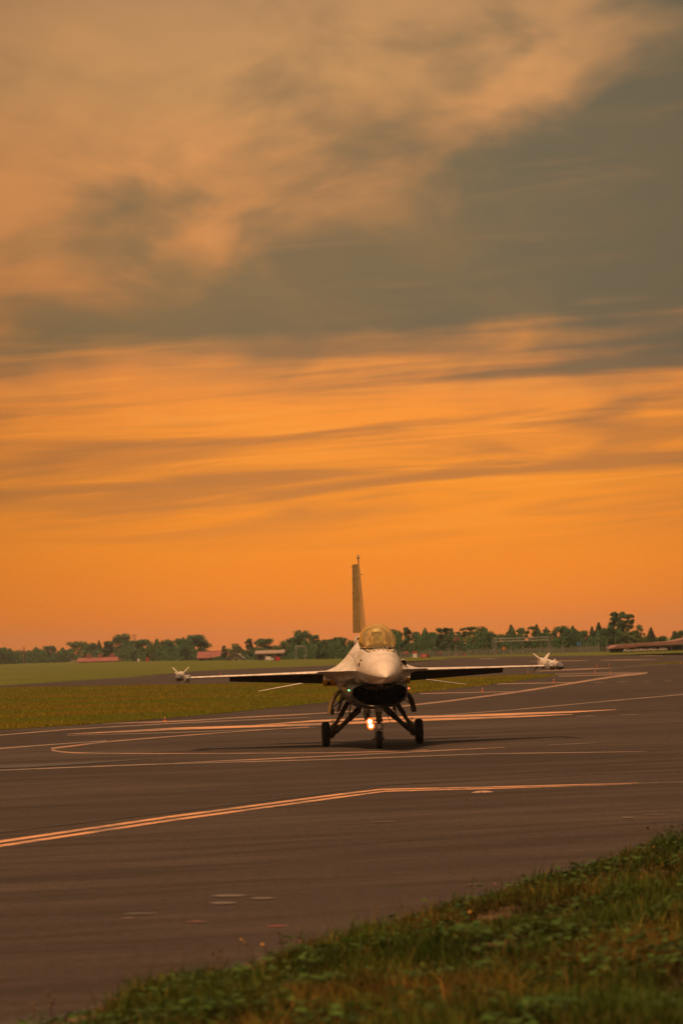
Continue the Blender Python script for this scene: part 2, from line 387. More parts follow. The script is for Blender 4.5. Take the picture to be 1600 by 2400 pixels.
def m_line(name, col, wear):
    m, g, b = mat_new(name); tc = g.node('ShaderNodeTexCoord'); o = tc.outputs['Object']
    n = g.noise(o, 2.4, 6.0, 0.72); n2 = g.noise(o, 0.35, 3.0, 0.5)
    w = g.sm(g.m('ADD', n, g.m('MULTIPLY', g.m('SUBTRACT', n2, 0.5), 0.9)), wear - 0.1, wear + 0.12)
    g.put(b.inputs['Base Color'], g.mix(g.m('MULTIPLY', w, 0.85), (*col, 1), (0.1, 0.085, 0.07, 1))); b.inputs['Roughness'].default_value = 0.55
    return m
LINE = m_line('taxi_line_paint', (0.56, 0.28, 0.13), 0.53)
LINE_MID = m_line('faded_taxi_line_paint', (0.32, 0.175, 0.10), 0.5)
LINE_PALE = m_line('white_line_paint', (0.26, 0.175, 0.12), 0.53)
LINE_OLD = m_line('worn_line_paint', (0.17, 0.12, 0.085), 0.49)
PATCH = m_line('pale_patch_paint', (0.10, 0.078, 0.06), 0.5)
REDMARK = m_line('red_mark_paint', (0.32, 0.06, 0.04), 0.5)
REDP = simple('red_paint', (0.45, 0.035, 0.03), 0.5); WHITEP = simple('white_paint', (0.7, 0.68, 0.64), 0.5)
ROOF = simple('red_roof_sheet', (0.22, 0.07, 0.055), 0.8, var=0.3, scale=0.3); WALLP = simple('pale_render', (0.26, 0.22, 0.18), 0.85, var=0.2, scale=0.4)
DARKW = simple('dark_opening', (0.03, 0.028, 0.025), 0.8); ROOFB = simple('brown_roof_sheet', (0.22, 0.11, 0.085), 0.7, var=0.25, scale=0.3)
GALV = simple('galvanised_steel', (0.20, 0.20, 0.18), 0.6, 0.3, var=0.2)
BLUEP = simple('blue_sign_paint', (0.02, 0.14, 0.30), 0.5); ORANGEP = simple('orange_paint', (0.7, 0.13, 0.03), 0.5)
GLASSD = simple('car_glass', (0.03, 0.035, 0.035), 0.1)

# ------------------------------------------------------------------ setting: ground, taxiway, painted lines, grass islands
def flat(name, pts, z, mat, parent=None, sub=0):
    bm = bmesh.new(); vs = [bm.verts.new((p[0], p[1], z)) for p in pts]; f = bm.faces.new(vs)
    bmesh.ops.triangulate(bm, faces=[f])
    bmesh.ops.recalc_face_normals(bm, faces=bm.faces)
    me = bpy.data.meshes.new(name); bm.to_mesh(me); bm.free()
    if me.polygons[0].normal.z < 0: me.flip_normals()
    return link(name, me, parent, mat)

def edge_x(y): return -2.18 + (y - 32.65) * 0.236        # straight near edge of the asphalt

B = 4000.0
tag(flat('ground', [(-B, -200), (B, -200), (B, 6000), (-B, 6000)], -0.03, GRASS), kind='structure')

top = [(-200, 1619), (0, 1607), (153, 1597), (300, 1587), (459, 1573), (600, 1566), (714, 1562), (850, 1556), (958, 1552.5), (1044, 1545),
       (1047, 1542), (1220, 1538.5), (1400, 1536.3), (1600, 1535)]
outline = [(edge_x(-30), -30), (edge_x(620), 620)] + [tuple(gnd(*p)[:2]) for p in reversed(top)] + [(-150, 380), (-150, -30)]
taxi = tag(flat('taxiway', outline, 0.0, ASPHALT), kind='structure')

def cat(pts, k=6):
    """smooth curve through pixel points"""
    if len(pts) < 3: return pts
    P = [np.array(p, float) for p in pts]; P = [2 * P[0] - P[1]] + P + [2 * P[-1] - P[-2]]; out = []
    for i in range(1, len(P) - 2):
        for j in range(k):
            t = j / k
            out.append(0.5 * ((2 * P[i]) + (-P[i - 1] + P[i + 1]) * t + (2 * P[i - 1] - 5 * P[i] + 4 * P[i + 1] - P[i + 2]) * t * t + (-P[i - 1] + 3 * P[i] - 3 * P[i + 1] + P[i + 2]) * t ** 3))
    return [tuple(q) for q in out] + [tuple(P[-2])]
_lz = [0.004]
def stripe(pts, mat, name='painted_line', smooth=False):
    """pts: (px, py, thickness in photo pixels)"""
    pts = cat(pts) if smooth else pts
    z = _lz[0]; _lz[0] += 0.00015; vs = []; fs = []
    for px, py, t in pts:
        t *= 0.86
        a = gnd(px, py - t / 2, z); b = gnd(px, py + t / 2, z); vs += [a, b]
    n = len(pts)
    for i in range(n - 1): fs.append((2 * i, 2 * i + 1, 2 * i + 3, 2 * i + 2))
    me = bpy.data.meshes.new(name); me.from_pydata([tuple(v) for v in vs], [], fs); me.update()
    if me.polygons[0].normal.z < 0: me.flip_normals()
    return link(name, me, taxi, mat)

# near double line that closes up and runs on to the right
stripe([(-400, 2028, 7), (0, 1972.5, 6), (400, 1914, 5.2), (800, 1861, 4.2), (893, 1850, 3.0), (1200, 1843, 2.4), (1494, 1835, 1.3)], LINE)
stripe([(-400, 2039, 7), (0, 1982.5, 6), (400, 1922.3, 5.2), (800, 1867.6, 4.2), (902, 1854.3, 3.0), (1200, 1846.4, 2.2), (1480, 1837.6, 1.0)], LINE)
stripe([(1494, 1836, 1.2), (1600, 1832.5, 1.2), (1800, 1826, 1.2)], LINE_OLD)
# hairpin
stripe([(724, 1703.6, 1.6), (561, 1714, 2.0), (408, 1725.5, 2.4), (250, 1738.5, 3.0), (168, 1748.5, 3.6), (122, 1754.6, 5.0), (126, 1758.6, 4.0), (150, 1762.2, 3.0), (204, 1764.8, 2.6), (408, 1766, 2.2), (800, 1763.5, 2.0), (1000, 1757.5, 1.6)], LINE_MID, smooth=True)
stripe([(-200, 1769, 2.6), (0, 1754, 2.6), (120, 1745, 2.4), (250, 1736, 2.0)], LINE_PALE)
stripe([(-200, 1813, 2.6), (0, 1805, 2.6), (357, 1791, 2.4), (800, 1779, 2.2), (1157, 1766, 2.0), (1514, 1761.5, 1.0)], LINE_PALE)
stripe([(408, 1788.2, 1.0), (560, 1781.5, 3.0), (800, 1770.6, 3.2), (994, 1760.6, 3.2), (1183, 1751.5, 0.8)], LINE_MID)
# broad pale bars beyond the jet
stripe([(158, 1720.5, 0.8), (300, 1713.5, 4.4), (408, 1708, 5.6), (740, 1697.5, 6.0), (989, 1687, 5.6), (1200, 1680, 4.5), (1341, 1674, 0.8)], LINE)
stripe([(600, 1699, 0.6), (740, 1689.5, 4.6), (953, 1681.3, 6.6), (1200, 1673.8, 6.0), (1340, 1668.5, 4.0), (1443, 1663, 0.8)], LINE)
stripe([(158, 1723.5, 1.0), (420, 1716.5, 2.2), (561, 1711, 2.0), (740, 1705, 1.0)], LINE_OLD)
stripe([(240, 1695.5, 1.0), (408, 1690.5, 3.2), (561, 1681.6, 3.0), (800, 1668.5, 2.6), (979, 1651, 3.6), (1208, 1622, 4.2), (1412, 1589.5, 4.6), (1500, 1578.6, 5.0), (1516, 1577.0, 3.0)], LINE_MID, smooth=True)
stripe([(-200, 1736, 2.0), (0, 1723, 2.2), (158, 1709.7, 2.2), (408, 1695, 2.0), (561, 1688, 1.8), (724, 1681, 1.0)], LINE_PALE)
stripe([(960, 1682, 1.2), (1208, 1663, 1.6), (1412, 1644, 1.7), (1600, 1627.5, 1.8), (1850, 1604, 1.8)], LINE_PALE)
stripe([(984, 1625.5, 2.0), (1100, 1623, 2.2), (1218, 1620.3, 1.4)], LINE_MID)
stripe([(1162, 1602.6, 2.0), (1250, 1601.3, 2.2), (1345, 1599.2, 1.2)], LINE_MID)
stripe([(1308, 1585.0, 1.8), (1412, 1582.0, 1.8), (1506, 1577.9, 1.4)], LINE_MID)
stripe([(1300, 1580.2, 1.2), (1400, 1577.4, 1.8), (1508, 1576.6, 1.4)], LINE_PALE)
stripe([(1256, 1573.0, 0.8), (1320, 1570.0, 3.2), (1380, 1567.4, 3.0), (1440, 1565.3, 0.6)], LINE_MID)
stripe([(1440, 1565.3, 0.7), (1520, 1559, 0.9), (1560, 1557.6, 0.9)], LINE_OLD)
stripe([(1240, 1550.4, 0.6), (1290, 1549.2, 2.2), (1376, 1548, 1.0)], LINE_MID)
stripe([(1404, 1547.3, 0.7), (1470, 1546.4, 2.0), (1540, 1545.6, 0.6)], LINE_MID)
stripe([(1120, 1544.2, 0.5), (1145, 1543.6, 1.8), (1166, 1543.4, 0.5)], LINE_PALE)
stripe([(1500, 1536.9, 0.5), (1525, 1536.6, 1.2), (1550, 1536.4, 0.5)], LINE_PALE)
stripe([(1285, 1746, 0.8), (1350, 1743, 1.4), (1402, 1740.5, 0.6)], LINE_OLD)
stripe([(1348, 1679, 0.6), (1375, 1678, 1.6), (1398, 1677.5, 0.6)], LINE_OLD)
stripe([(1447, 1676, 0.6), (1480, 1674.8, 1.5), (1500, 1674, 0.6)], LINE_OLD)
for x0, x1, y in ((1390, 1418, 1600), (1445, 1472, 1598.5), (1502, 1524, 1597.2), (1552, 1576, 1596)): stripe([(x0, y, 0.5), ((x0 + x1) / 2, y - 0.5, 1.2), (x1, y - 1, 0.5)], LINE_OLD)
# scuffs, chalk patches and old red dashes on the near asphalt
for cx, cy, hw, t in ((538, 2099, 44, 6.5), (524, 2116, 34, 6.5), (616, 2105, 32, 5), (330, 2141, 42, 3), (1470, 1916, 18, 3.5), (1530, 1909, 30, 1.6), (900, 1926, 30, 1.4), (1110, 2072, 16, 2)):
    stripe([(cx - hw, cy + 0.5, 0.6), (cx - hw * 0.5, cy, t), (cx + hw * 0.45, cy - 0.4, t * 0.9), (cx + hw, cy - 0.8, 0.6)], PATCH, 'pale_scuff')
for cx, cy, hw in ((460, 2160, 26), (650, 2170, 26), (300, 2152, 16)):
    stripe([(cx - hw, cy, 0.5), (cx, cy - 0.5, 2.2), (cx + hw, cy - 1, 0.5)], REDMARK, 'red_dash')
# dark sealed joints across the near asphalt
TAR = simple('tar_joint', (0.02, 0.018, 0.016), 0.5)
stripe([(-100, 1962, 1.4), (300, 1915, 1.3), (700, 1866, 1.2), (900, 1839, 1.0), (1300, 1818, 0.9), (1700, 1803, 0.9)], TAR, 'tar_joint')
stripe([(-100, 1800, 4), (60, 1795, 9), (200, 1788, 5), (357, 1778, 0.8)], simple('old_asphalt_patch', (0.045, 0.041, 0.038), 0.7), 'dark_patch')
# strip of soil and dark joint along the near edge
def edge_strip(name, o0, o1, z, mat, wob):
    vs = []; fs = []; ys = np.arange(20, 95, 0.25); rr = random.Random(4)
    for i, y in enumerate(ys):
        vs += [(edge_x(y) + o0 + rr.uniform(-wob, wob), y, z), (edge_x(y) + o1 + rr.uniform(-wob, wob), y, z)]
        if i: fs.append((2 * i - 2, 2 * i - 1, 2 * i + 1, 2 * i))
    me = bpy.data.meshes.new(name); me.from_pydata(vs, [], fs); me.update()
    if me.polygons[0].normal.z < 0: me.flip_normals()
    return link(name, me, taxi, mat)
edge_strip('edge_joint', -0.05, 0.02, 0.003, TAR, 0.012)

ISL = {}
isl_px = [(-260, 1733), (0, 1711), (180, 1700), (400, 1683), (560, 1668), (750, 1648), (960, 1626), (1060, 1615), (1156, 1604), (1251, 1591), (1296, 1585.5), (1303, 1583.5), (1290, 1581.6),
          (1255, 1581), (1060, 1588), (760, 1597), (420, 1605), (0, 1612), (-260, 1622)]
ISL['mid'] = [tuple(gnd(*p)[:2]) for p in isl_px]
tag(flat('grass_island', ISL['mid'], 0.012, GRASS), kind='structure')
ISL['right'] = [tuple(gnd(*p)[:2]) for p in [(1490, 1558.8), (1560, 1556.5), (1700, 1551), (1700, 1546.5), (1600, 1551), (1530, 1555.6)]]
tag(flat('grass_strip', ISL['right'], 0.012, GRASS), kind='structure')

def in_poly(pts, x, y):
    ins = np.zeros(len(x), bool); n = len(pts)
    for i in range(n):
        x0, y0 = pts[i]; x1, y1 = pts[(i + 1) % n]
        c = ((y0 > y) != (y1 > y)) & (x < (x1 - x0) * (y - y0) / (y1 - y0 + 1e-12) + x0); ins ^= c
    return ins

def blades(x, y, z, h, w, lean, col, name, parent=None, label=None, segs=1):
    """upright blades; col (N,3)"""
    n = len(x); a = RNG.uniform(0, 2 * np.pi, n); la = RNG.uniform(0, 2 * np.pi, n)
    dx, dy = np.cos(a) * w / 2, np.sin(a) * w / 2
    lx, ly = np.cos(la) * lean * h, np.sin(la) * lean * h
    if segs == 1:
        V = np.stack([np.stack([x - dx, y - dy, z], 1), np.stack([x + dx, y + dy, z], 1), np.stack([x + lx, y + ly, z + h], 1)], 1)
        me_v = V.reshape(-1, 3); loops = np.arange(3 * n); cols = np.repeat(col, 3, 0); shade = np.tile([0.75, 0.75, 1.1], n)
        fn = 3
    else:
        V = np.stack([np.stack([x - dx, y - dy, z], 1), np.stack([x + dx, y + dy, z], 1),
                      np.stack([x - dx * .8 + lx * .3, y - dy * .8 + ly * .3, z + h * .55], 1), np.stack([x + dx * .8 + lx * .3, y + dy * .8 + ly * .3, z + h * .55], 1),
                      np.stack([x + lx, y + ly, z + h * (1 - 0.35 * lean)], 1)], 1)
        me_v = V.reshape(-1, 3); k = np.arange(n)[:, None] * 5
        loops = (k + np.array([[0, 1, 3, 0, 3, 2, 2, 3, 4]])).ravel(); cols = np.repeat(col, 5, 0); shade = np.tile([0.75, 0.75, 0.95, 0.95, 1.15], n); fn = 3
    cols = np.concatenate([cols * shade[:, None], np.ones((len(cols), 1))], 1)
    me = fast_mesh(name, me_v, fn, loops, BLADE, cols)
    return link(name, me, parent)

# rough mown grass on the island
def mown(poly, n, name, label):
    P = np.array(poly); lo, hi = P.min(0), P.max(0)
    # samples fall off with distance so the near margin is densest
    v = RNG.uniform(0, 1, n); y = 1.0 / (1 / lo[1] + v * (1 / hi[1] - 1 / lo[1])); x = RNG.uniform(lo[0], hi[0], n)
    keep = in_poly(poly, x, y) & (np.abs(x) < y * 0.085 + 2); x, y = x[keep], y[keep]; n = len(x)
    patch = np.sin(x * .35 + np.sin(y * .11) * 2) * .5 + np.sin(y * .23 + x * .12) * .5
    g = np.array([0.185, 0.21, 0.012]); d = np.array([0.34, 0.20, 0.02]); f = np.clip(0.34 + 0.42 * patch + RNG.normal(0, 0.18, n), 0, 1)[:, None]
    col = (g * (1 - f) + d * f) * RNG.uniform(0.75, 1.2, n)[:, None]
    fl = RNG.random(n) < 0.006; col[fl] = (0.6, 0.40, 0.05)
    sc = np.clip(y / 180, 1, 2.2)
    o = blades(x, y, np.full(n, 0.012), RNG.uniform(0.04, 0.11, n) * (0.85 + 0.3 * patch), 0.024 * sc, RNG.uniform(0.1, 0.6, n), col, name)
    tag(o, label, 'grass', kind='stuff')
mown(ISL['mid'], 620000, 'island_grass', 'rough green and yellow grass on the island behind the jet')
mown(ISL['right'], 8000, 'strip_grass', 'thin strip of dull grass at the right beyond the lines')

# ------------------------------------------------------------------ the jet (local axes: x to the picture's right, y aft, z up; nose tip at y = 0)
YAW, MAIN_Y = R(2.25), 8.4
_c, _s = math.cos(YAW), math.sin(YAW)
JP = Vector((0.60 + MAIN_Y * _s, 120.0 - MAIN_Y * _c, 0.0))
jet = tag(empty('fighter_jet', JP, YAW), 'pale single-engine fighter jet with one tall tail fin and dark chin intake, taxiing', 'jet')
def jw(x, y, z): return JP + Vector((x * _c - y * _s, x * _s + y * _c, z))

def cr1(xs, ys, q):
    """monotone-ish Catmull-Rom of row vectors ys over xs"""
    xs = np.asarray(xs, float); ys = np.asarray(ys, float); out = []
    for x in q:
        i = int(np.clip(np.searchsorted(xs, x) - 1, 0, len(xs) - 2)); h = xs[i + 1] - xs[i]; t = (x - xs[i]) / h
        m0 = (ys[i + 1] - ys[i - 1]) / (xs[i + 1] - xs[i - 1]) if i > 0 else (ys[i + 1] - ys[i]) / h
        m1 = (ys[i + 2] - ys[i]) / (xs[i + 2] - xs[i]) if i < len(xs) - 2 else (ys[i + 1] - ys[i]) / h
        out.append((2 * t**3 - 3 * t**2 + 1) * ys[i] + (t**3 - 2 * t**2 + t) * h * m0 + (-2 * t**3 + 3 * t**2) * ys[i + 1] + (t**3 - t**2) * h * m1)
    return np.array(out)

def oval(w, T, cz, Bz, eu=2.0, el=2.0):
    p = []
    for i in range(10):
        a = math.pi / 2 * (1 - i / 9); p.append((w * max(0, math.cos(a)) ** (2 / eu), cz + (T - cz) * max(0, math.sin(a)) ** (2 / eu)))
    for j in range(1, 7):
        a = -math.pi / 2 * j / 6; p.append((w * max(0, math.cos(a)) ** (2 / el), cz - (cz - Bz) * max(0, -math.sin(a)) ** (2 / el)))
    return p
ST = [
 (0.00, oval(0.012, 1.782, 1.77, 1.758)), (0.10, oval(0.055, 1.835, 1.778, 1.735, 2, 1.8)), (0.30, oval(0.13, 1.91, 1.79, 1.708, 2, 1.75)), (0.7, oval(0.235, 2.03, 1.81, 1.675, 2, 1.7)),
 (1.3, oval(0.345, 2.18, 1.845, 1.645, 2, 1.7)), (2.0, oval(0.44, 2.34, 1.885, 1.62, 2.1, 1.7)), (2.55, oval(0.495, 2.455, 1.91, 1.608, 2.2, 1.8)),
 (3.4, [(0, 2.475), (.12, 2.475), (.24, 2.472), (.345, 2.465), (.405, 2.43), (.45, 2.33), (.49, 2.2), (.52, 2.08), (.54, 1.99), (.56, 1.93), (.54, 1.895), (.5, 1.83), (.42, 1.70), (.3, 1.625), (.15, 1.60), (0, 1.598)]),
 (4.4, [(0, 2.475), (.12, 2.475), (.25, 2.472), (.36, 2.465), (.43, 2.43), (.485, 2.32), (.535, 2.2), (.585, 2.09), (.64, 2.0), (.71, 1.935), (.68, 1.905), (.6, 1.85), (.5, 1.73), (.4, 1.64), (.2, 1.61), (0, 1.61)]),
 (5.2, [(0, 2.48), (.13, 2.48), (.26, 2.477), (.37, 2.466), (.45, 2.42), (.515, 2.3), (.59, 2.17), (.69, 2.06), (.79, 1.98), (.90, 1.928), (.86, 1.895), (.70, 1.84), (.62, 1.66), (.54, 1.42), (.3, 1.22), (0, 1.16)]),
 (6.1, [(0, 2.58), (.14, 2.575), (.28, 2.55), (.385, 2.50), (.465, 2.43), (.54, 2.31), (.635, 2.17), (.78, 2.06), (.94, 1.975), (1.12, 1.926), (1.05, 1.89), (.82, 1.82), (.74, 1.6), (.66, 1.3), (.4, 1.04), (0, .965)]),
 (7.1, [(0, 2.73), (.15, 2.72), (.29, 2.655), (.40, 2.55), (.49, 2.435), (.60, 2.265), (.74, 2.125), (.93, 2.01), (1.14, 1.945), (1.385, 1.922), (1.28, 1.885), (.96, 1.82), (.79, 1.6), (.71, 1.3), (.45, 1.03), (0, .95)]),
 (8.4, [(0, 2.74), (.15, 2.725), (.28, 2.655), (.39, 2.55), (.49, 2.42), (.60, 2.26), (.74, 2.12), (.92, 2.01), (1.10, 1.945), (1.28, 1.905), (1.2, 1.86), (.96, 1.78), (.80, 1.58), (.72, 1.30), (.44, 1.05), (0, .97)]),
 (10.0, [(0, 2.72), (.14, 2.70), (.26, 2.62), (.36, 2.51), (.46, 2.38), (.57, 2.24), (.71, 2.11), (.88, 2.0), (1.06, 1.93), (1.22, 1.885), (1.15, 1.84), (.95, 1.76), (.79, 1.56), (.70, 1.30), (.45, 1.08), (0, 1.02)]),
 (12.0, [(0, 2.62), (.13, 2.60), (.24, 2.53), (.34, 2.43), (.43, 2.32), (.53, 2.2), (.66, 2.08), (.82, 1.96), (.98, 1.86), (1.12, 1.80), (1.05, 1.75), (.86, 1.66), (.72, 1.48), (.58, 1.28), (.32, 1.14), (0, 1.1)]),
 (13.3, [(0, 2.48), (.12, 2.46), (.22, 2.41), (.31, 2.34), (.39, 2.26), (.47, 2.16), (.56, 2.05), (.70, 1.92), (.85, 1.82), (1.0, 1.76), (.92, 1.71), (.72, 1.62), (.6, 1.5), (.46, 1.34), (.26, 1.22), (0, 1.18)]),
 (14.2, oval(0.52, 2.32, 1.79, 1.27)),
]
ys = [a for a, _ in ST]; arr = [np.array(p).ravel() for _, p in ST]
def fuse_sections(q):
    return cr1(ys, arr, q).reshape(len(q), 16, 2)
q = np.unique(np.concatenate([np.linspace(0, 2.55, 22), np.linspace(2.55, 14.2, 70)]))
def refine(sec):
    """denser ring: spline over the upper 10 and lower 7 points, chine kept sharp"""
    u = cr1(range(10), sec[:10], np.linspace(0, 9, 28)); l = cr1(range(7), sec[9:], np.linspace(0, 6, 19))
    return u, l
def full_ring(sec, y):
    u, l = refine(sec); half = list(u) + list(l[1:])
    right = [(p[0], y, p[1]) for p in half]; left = [(-p[0], y, p[1]) for p in half[-2:0:-1]]
    return right + left
rows = [full_ring(s_, y) for s_, y in zip(fuse_sections(q), q)]
SPLIT = 2.0
def sub_rows(y0, y1): return [r for r in rows if y0 - 1e-6 <= r[0][1] <= y1 + 1e-6]
ysplit = min(q, key=lambda v: abs(v - 1.95))
rad = MB().grid(sub_rows(0, ysplit), True).build('radome', RADOME, jet, 50)
mb = MB(); rr = sub_rows(ysplit, 15); m_ = len(rr[0])
vs = [p for r in rr for p in r]; F0, F1 = [], []
for j in range(len(rr) - 1):
    for i in range(m_):
        f = (j * m_ + i, j * m_ + (i + 1) % m_, (j + 1) * m_ + (i + 1) % m_, (j + 1) * m_ + i)
        c = sum((Vector(vs[k]) for k in f), Vector()) / 4
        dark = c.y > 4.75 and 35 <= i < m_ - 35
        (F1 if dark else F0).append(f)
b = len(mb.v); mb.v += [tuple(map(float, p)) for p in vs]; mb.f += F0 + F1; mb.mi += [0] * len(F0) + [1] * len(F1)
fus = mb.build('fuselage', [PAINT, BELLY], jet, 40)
# dark joint ring between radome and fuselage, pitot probe
pr = [Vector(p) for p in rr[0]]; cz = sum((p.z for p in pr)) / len(pr)
g_ = MB(); g_.grid([[(p.x * 1.004, p.y - 0.006, cz + (p.z - cz) * 1.004) for p in pr], [(p.x * 1.004, p.y + 0.006, cz + (p.z - cz) * 1.004) for p in pr]], True)
g_.build('joint_ring', GREYP, rad)
MB().lathe([(-0.42, 0.006), (-0.1, 0.012), (0.0, 0.017), (0.03, 0.02)], (0, 0.0, 1.77), (0, 1, 0), 10).build('pitot_probe', STEEL, rad, 40)

# intake: a separate smiling scoop under the chin
def scoop(y, w, T, Bz, grow=0.0):
    cz = T - (T - Bz) * 0.38; pts = []
    for i in range(48):
        a = 2 * math.pi * i / 48; sx, sz = math.cos(a), math.sin(a)
        if sz >= 0: x = abs(sx) ** (2 / 2.6) * math.copysign(1, sx) * w; z = cz + (T - cz) * sz ** (2 / 3.0)
        else: x = abs(sx) ** (2 / 2.15) * math.copysign(1, sx) * w; z = cz - (cz - Bz) * (-sz) ** (2 / 2.15)
        z += -0.02 * math.cos(x / w * math.pi) * (1 if sz > 0 else 0)
        pts.append((x, y, z))
    return pts
it = MB()
it.grid([scoop(3.80, .648, 1.572, 1.085), scoop(3.785, .660, 1.582, 1.072), scoop(3.80, .672, 1.588, 1.06), scoop(3.95, .705, 1.598, 1.035), scoop(4.4, .735, 1.63, .995), scoop(5.2, .765, 1.72, .965), scoop(6.2, .785, 1.76, .945), scoop(7.3, .79, 1.76, .94)], True)
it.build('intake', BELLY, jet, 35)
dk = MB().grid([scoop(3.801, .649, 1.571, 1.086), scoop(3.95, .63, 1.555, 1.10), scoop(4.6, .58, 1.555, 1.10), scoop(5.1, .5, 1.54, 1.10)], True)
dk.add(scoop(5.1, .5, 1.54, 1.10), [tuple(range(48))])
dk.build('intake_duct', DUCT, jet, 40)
MB().box((0, 4.25, 1.33), (0.016, 0.5, 0.44)).build('intake_strut', DUCT, jet)
MB().box((0, 4.55, 1.625), (0.5, 1.3, 0.07), bev=0.02).build('boundary_layer_diverter', CHAR, jet)
for s in (-1, 1):
    MB().lathe([(-0.012, 0.016), (0.0, 0.016), (0.014, 0.014), (0.02, 0.006)], (s * 0.735, 4.08, 1.46), (s, -0.25, 0), 10).build('navigation_light', NAVG if s < 0 else NAVR, jet, 50)
    # side gun port / camera ports as dark recessed discs in low rims
    px_, pz_ = (0.475, 2.09) if s < 0 else (0.60, 2.08)
    y_ = 2.95 if s < 0 else 4.6
for (x, y, z, r, n) in ((-0.505, 3.02, 2.09, 0.042, (-0.9, -0.25, 0.35)), (-0.47, 2.75, 2.19, 0.018, (-0.85, -0.3, 0.4)), (0.49, 2.72, 2.19, 0.018, (0.85, -0.3, 0.4)), (0.53, 3.2, 2.05, 0.03, (0.95, -0.2, 0.3))):
    h = MB().lathe([(-0.03, r * 1.15), (0.012, r * 1.15), (0.016, r), (0.0, r * 0.85), (-0.02, r * 0.8), (-0.02, 0.001)], (x, y, z), n, 18)
    h.build('sensor_port', DSTEEL, jet, 40)
gp = MB().lathe([(0.10, 0.085), (0.0, 0.092), (-0.012, 0.08), (0.0, 0.068), (0.12, 0.06), (0.12, 0.001)], (0.655, 4.75, 2.08), (0, 1, 0), 20).build('gun_port', DSTEEL, jet, 40)
MB().lathe([(-0.1, 0.09), (0.0, 0.1), (0.5, 0.1), (1.2, 0.02)], (0.655, 4.85, 2.08), (0, 1, 0), 18).build('gun_fairing', PAINT, jet, 50)

# canopy and cockpit
cy = [2.50, 2.62, 2.85, 3.2, 3.7, 4.3, 4.9, 5.6, 6.2, 6.6]
ctop = [2.475, 2.585, 2.735, 2.885, 3.03, 3.085, 3.06, 2.96, 2.83, 2.72]
chw = [0.30, 0.335, 0.372, 0.405, 0.428, 0.432, 0.425, 0.37, 0.28, 0.16]
cbs = [2.455, 2.462, 2.468, 2.47, 2.47, 2.47, 2.475, 2.51, 2.58, 2.66]
cq = np.concatenate([np.linspace(2.5, 3.2, 14), np.linspace(3.25, 6.6, 36)])
CT, CW, CB = cr1(cy, np.array(ctop)[:, None], cq)[:, 0], cr1(cy, np.array(chw)[:, None], cq)[:, 0], cr1(cy, np.array(cbs)[:, None], cq)[:, 0]
def bubble(y, T, w, Bz, k=1.0):
    pts = []; hm = Bz + (T - Bz) * 0.30
    for i in range(33):
        t = -1 + 2 * i / 32; a = t * math.radians(116)
        x = math.sin(a); z = math.cos(a); kx = w * k
        zz = hm + (T * k + Bz * (1 - k) - hm) * z if z > 0 else hm + (hm - Bz) * z / abs(math.cos(math.radians(116)))
        pts.append((kx * x if z > 0 else kx * x / 1.0, y, zz))
    return pts
crow = [bubble(y, T, w, Bz) for y, T, w, Bz in zip(cq, CT, CW, CB)]
cut = int(np.searchsorted(cq, 5.45))
can = MB().grid(crow[:cut + 1]).build('canopy', CANOPY, jet, 60)
MB().grid(crow[cut:]).build('canopy_rear_fairing', PAINT, jet, 60)
fr = MB()
for side in (0, -1):
    pts = [r[side] for r in crow[:cut + 1]]
    for i in range(len(pts) - 1): fr.tube(pts[i], pts[i + 1], 0.017, 0.017, 6)
for p0, p1 in zip(crow[cut][:-1], crow[cut][1:]): fr.tube(p0, p1, 0.022, 0.022, 6)
for p0, p1 in zip(crow[0][:-1], crow[0][1:]): fr.tube(p0, p1, 0.02, 0.02, 6)
fr.build('canopy_frame', CHAR, can, 40)
# glareshield arch, head-up display, seat
gl = MB(); gl.grid([[(0.34 * math.sin(t) * k, y, 2.46 + 0.115 * math.cos(t) ** 0.6 * h if abs(t) < 1.55 else 2.46) for t in np.linspace(-1.55, 1.55, 15)] for y, k, h in ((2.66, 0.5, 0.25), (2.85, 0.8, 0.75), (3.25, 0.95, 1.05), (3.45, 0.95, 0.95))])
gl.build('glareshield', CHAR, jet, 40)
hd = MB(); hd.box((0, 3.3, 2.60), (0.17, 0.22, 0.10), bev=0.01)
hd.box((-0.1, 3.3, 2.70), (0.012, 0.10, 0.18)); hd.box((0.1, 3.3, 2.70), (0.012, 0.10, 0.18)); hd.build('head_up_display', GREYP, jet, 40)
MB().box((0, 3.3, 2.72), (0.186, 0.008, 0.2), Matrix.Rotation(R(-25), 3, 'X')).build('combiner_glass', HUDG, jet)
st = MB(); st.box((0, 4.62, 2.72), (0.36, 0.12, 0.42), Matrix.Rotation(R(-22), 3, 'X'), bev=0.03); st.box((0, 4.60, 2.90), (0.24, 0.13, 0.13), Matrix.Rotation(R(-22), 3, 'X'), bev=0.03)
st.box((0.20, 4.5, 2.66), (0.05, 0.1, 0.42), bev=0.01); st.box((-0.20, 4.5, 2.68), (0.05, 0.1, 0.46), bev=0.01)
st.build('ejection_seat', SEAT, jet, 40)
MB().box((0, 5.15, 2.62), (0.5, 0.5, 0.28), bev=0.06).build('equipment_deck', GREYP, jet, 40)
tb = MB()
for s in (-1, 1): tb.box((s * 0.30, 3.75, 2.495), (0.12, 1.0, 0.05), bev=0.012)
tb.build('side_console', GREYP, jet, 40)
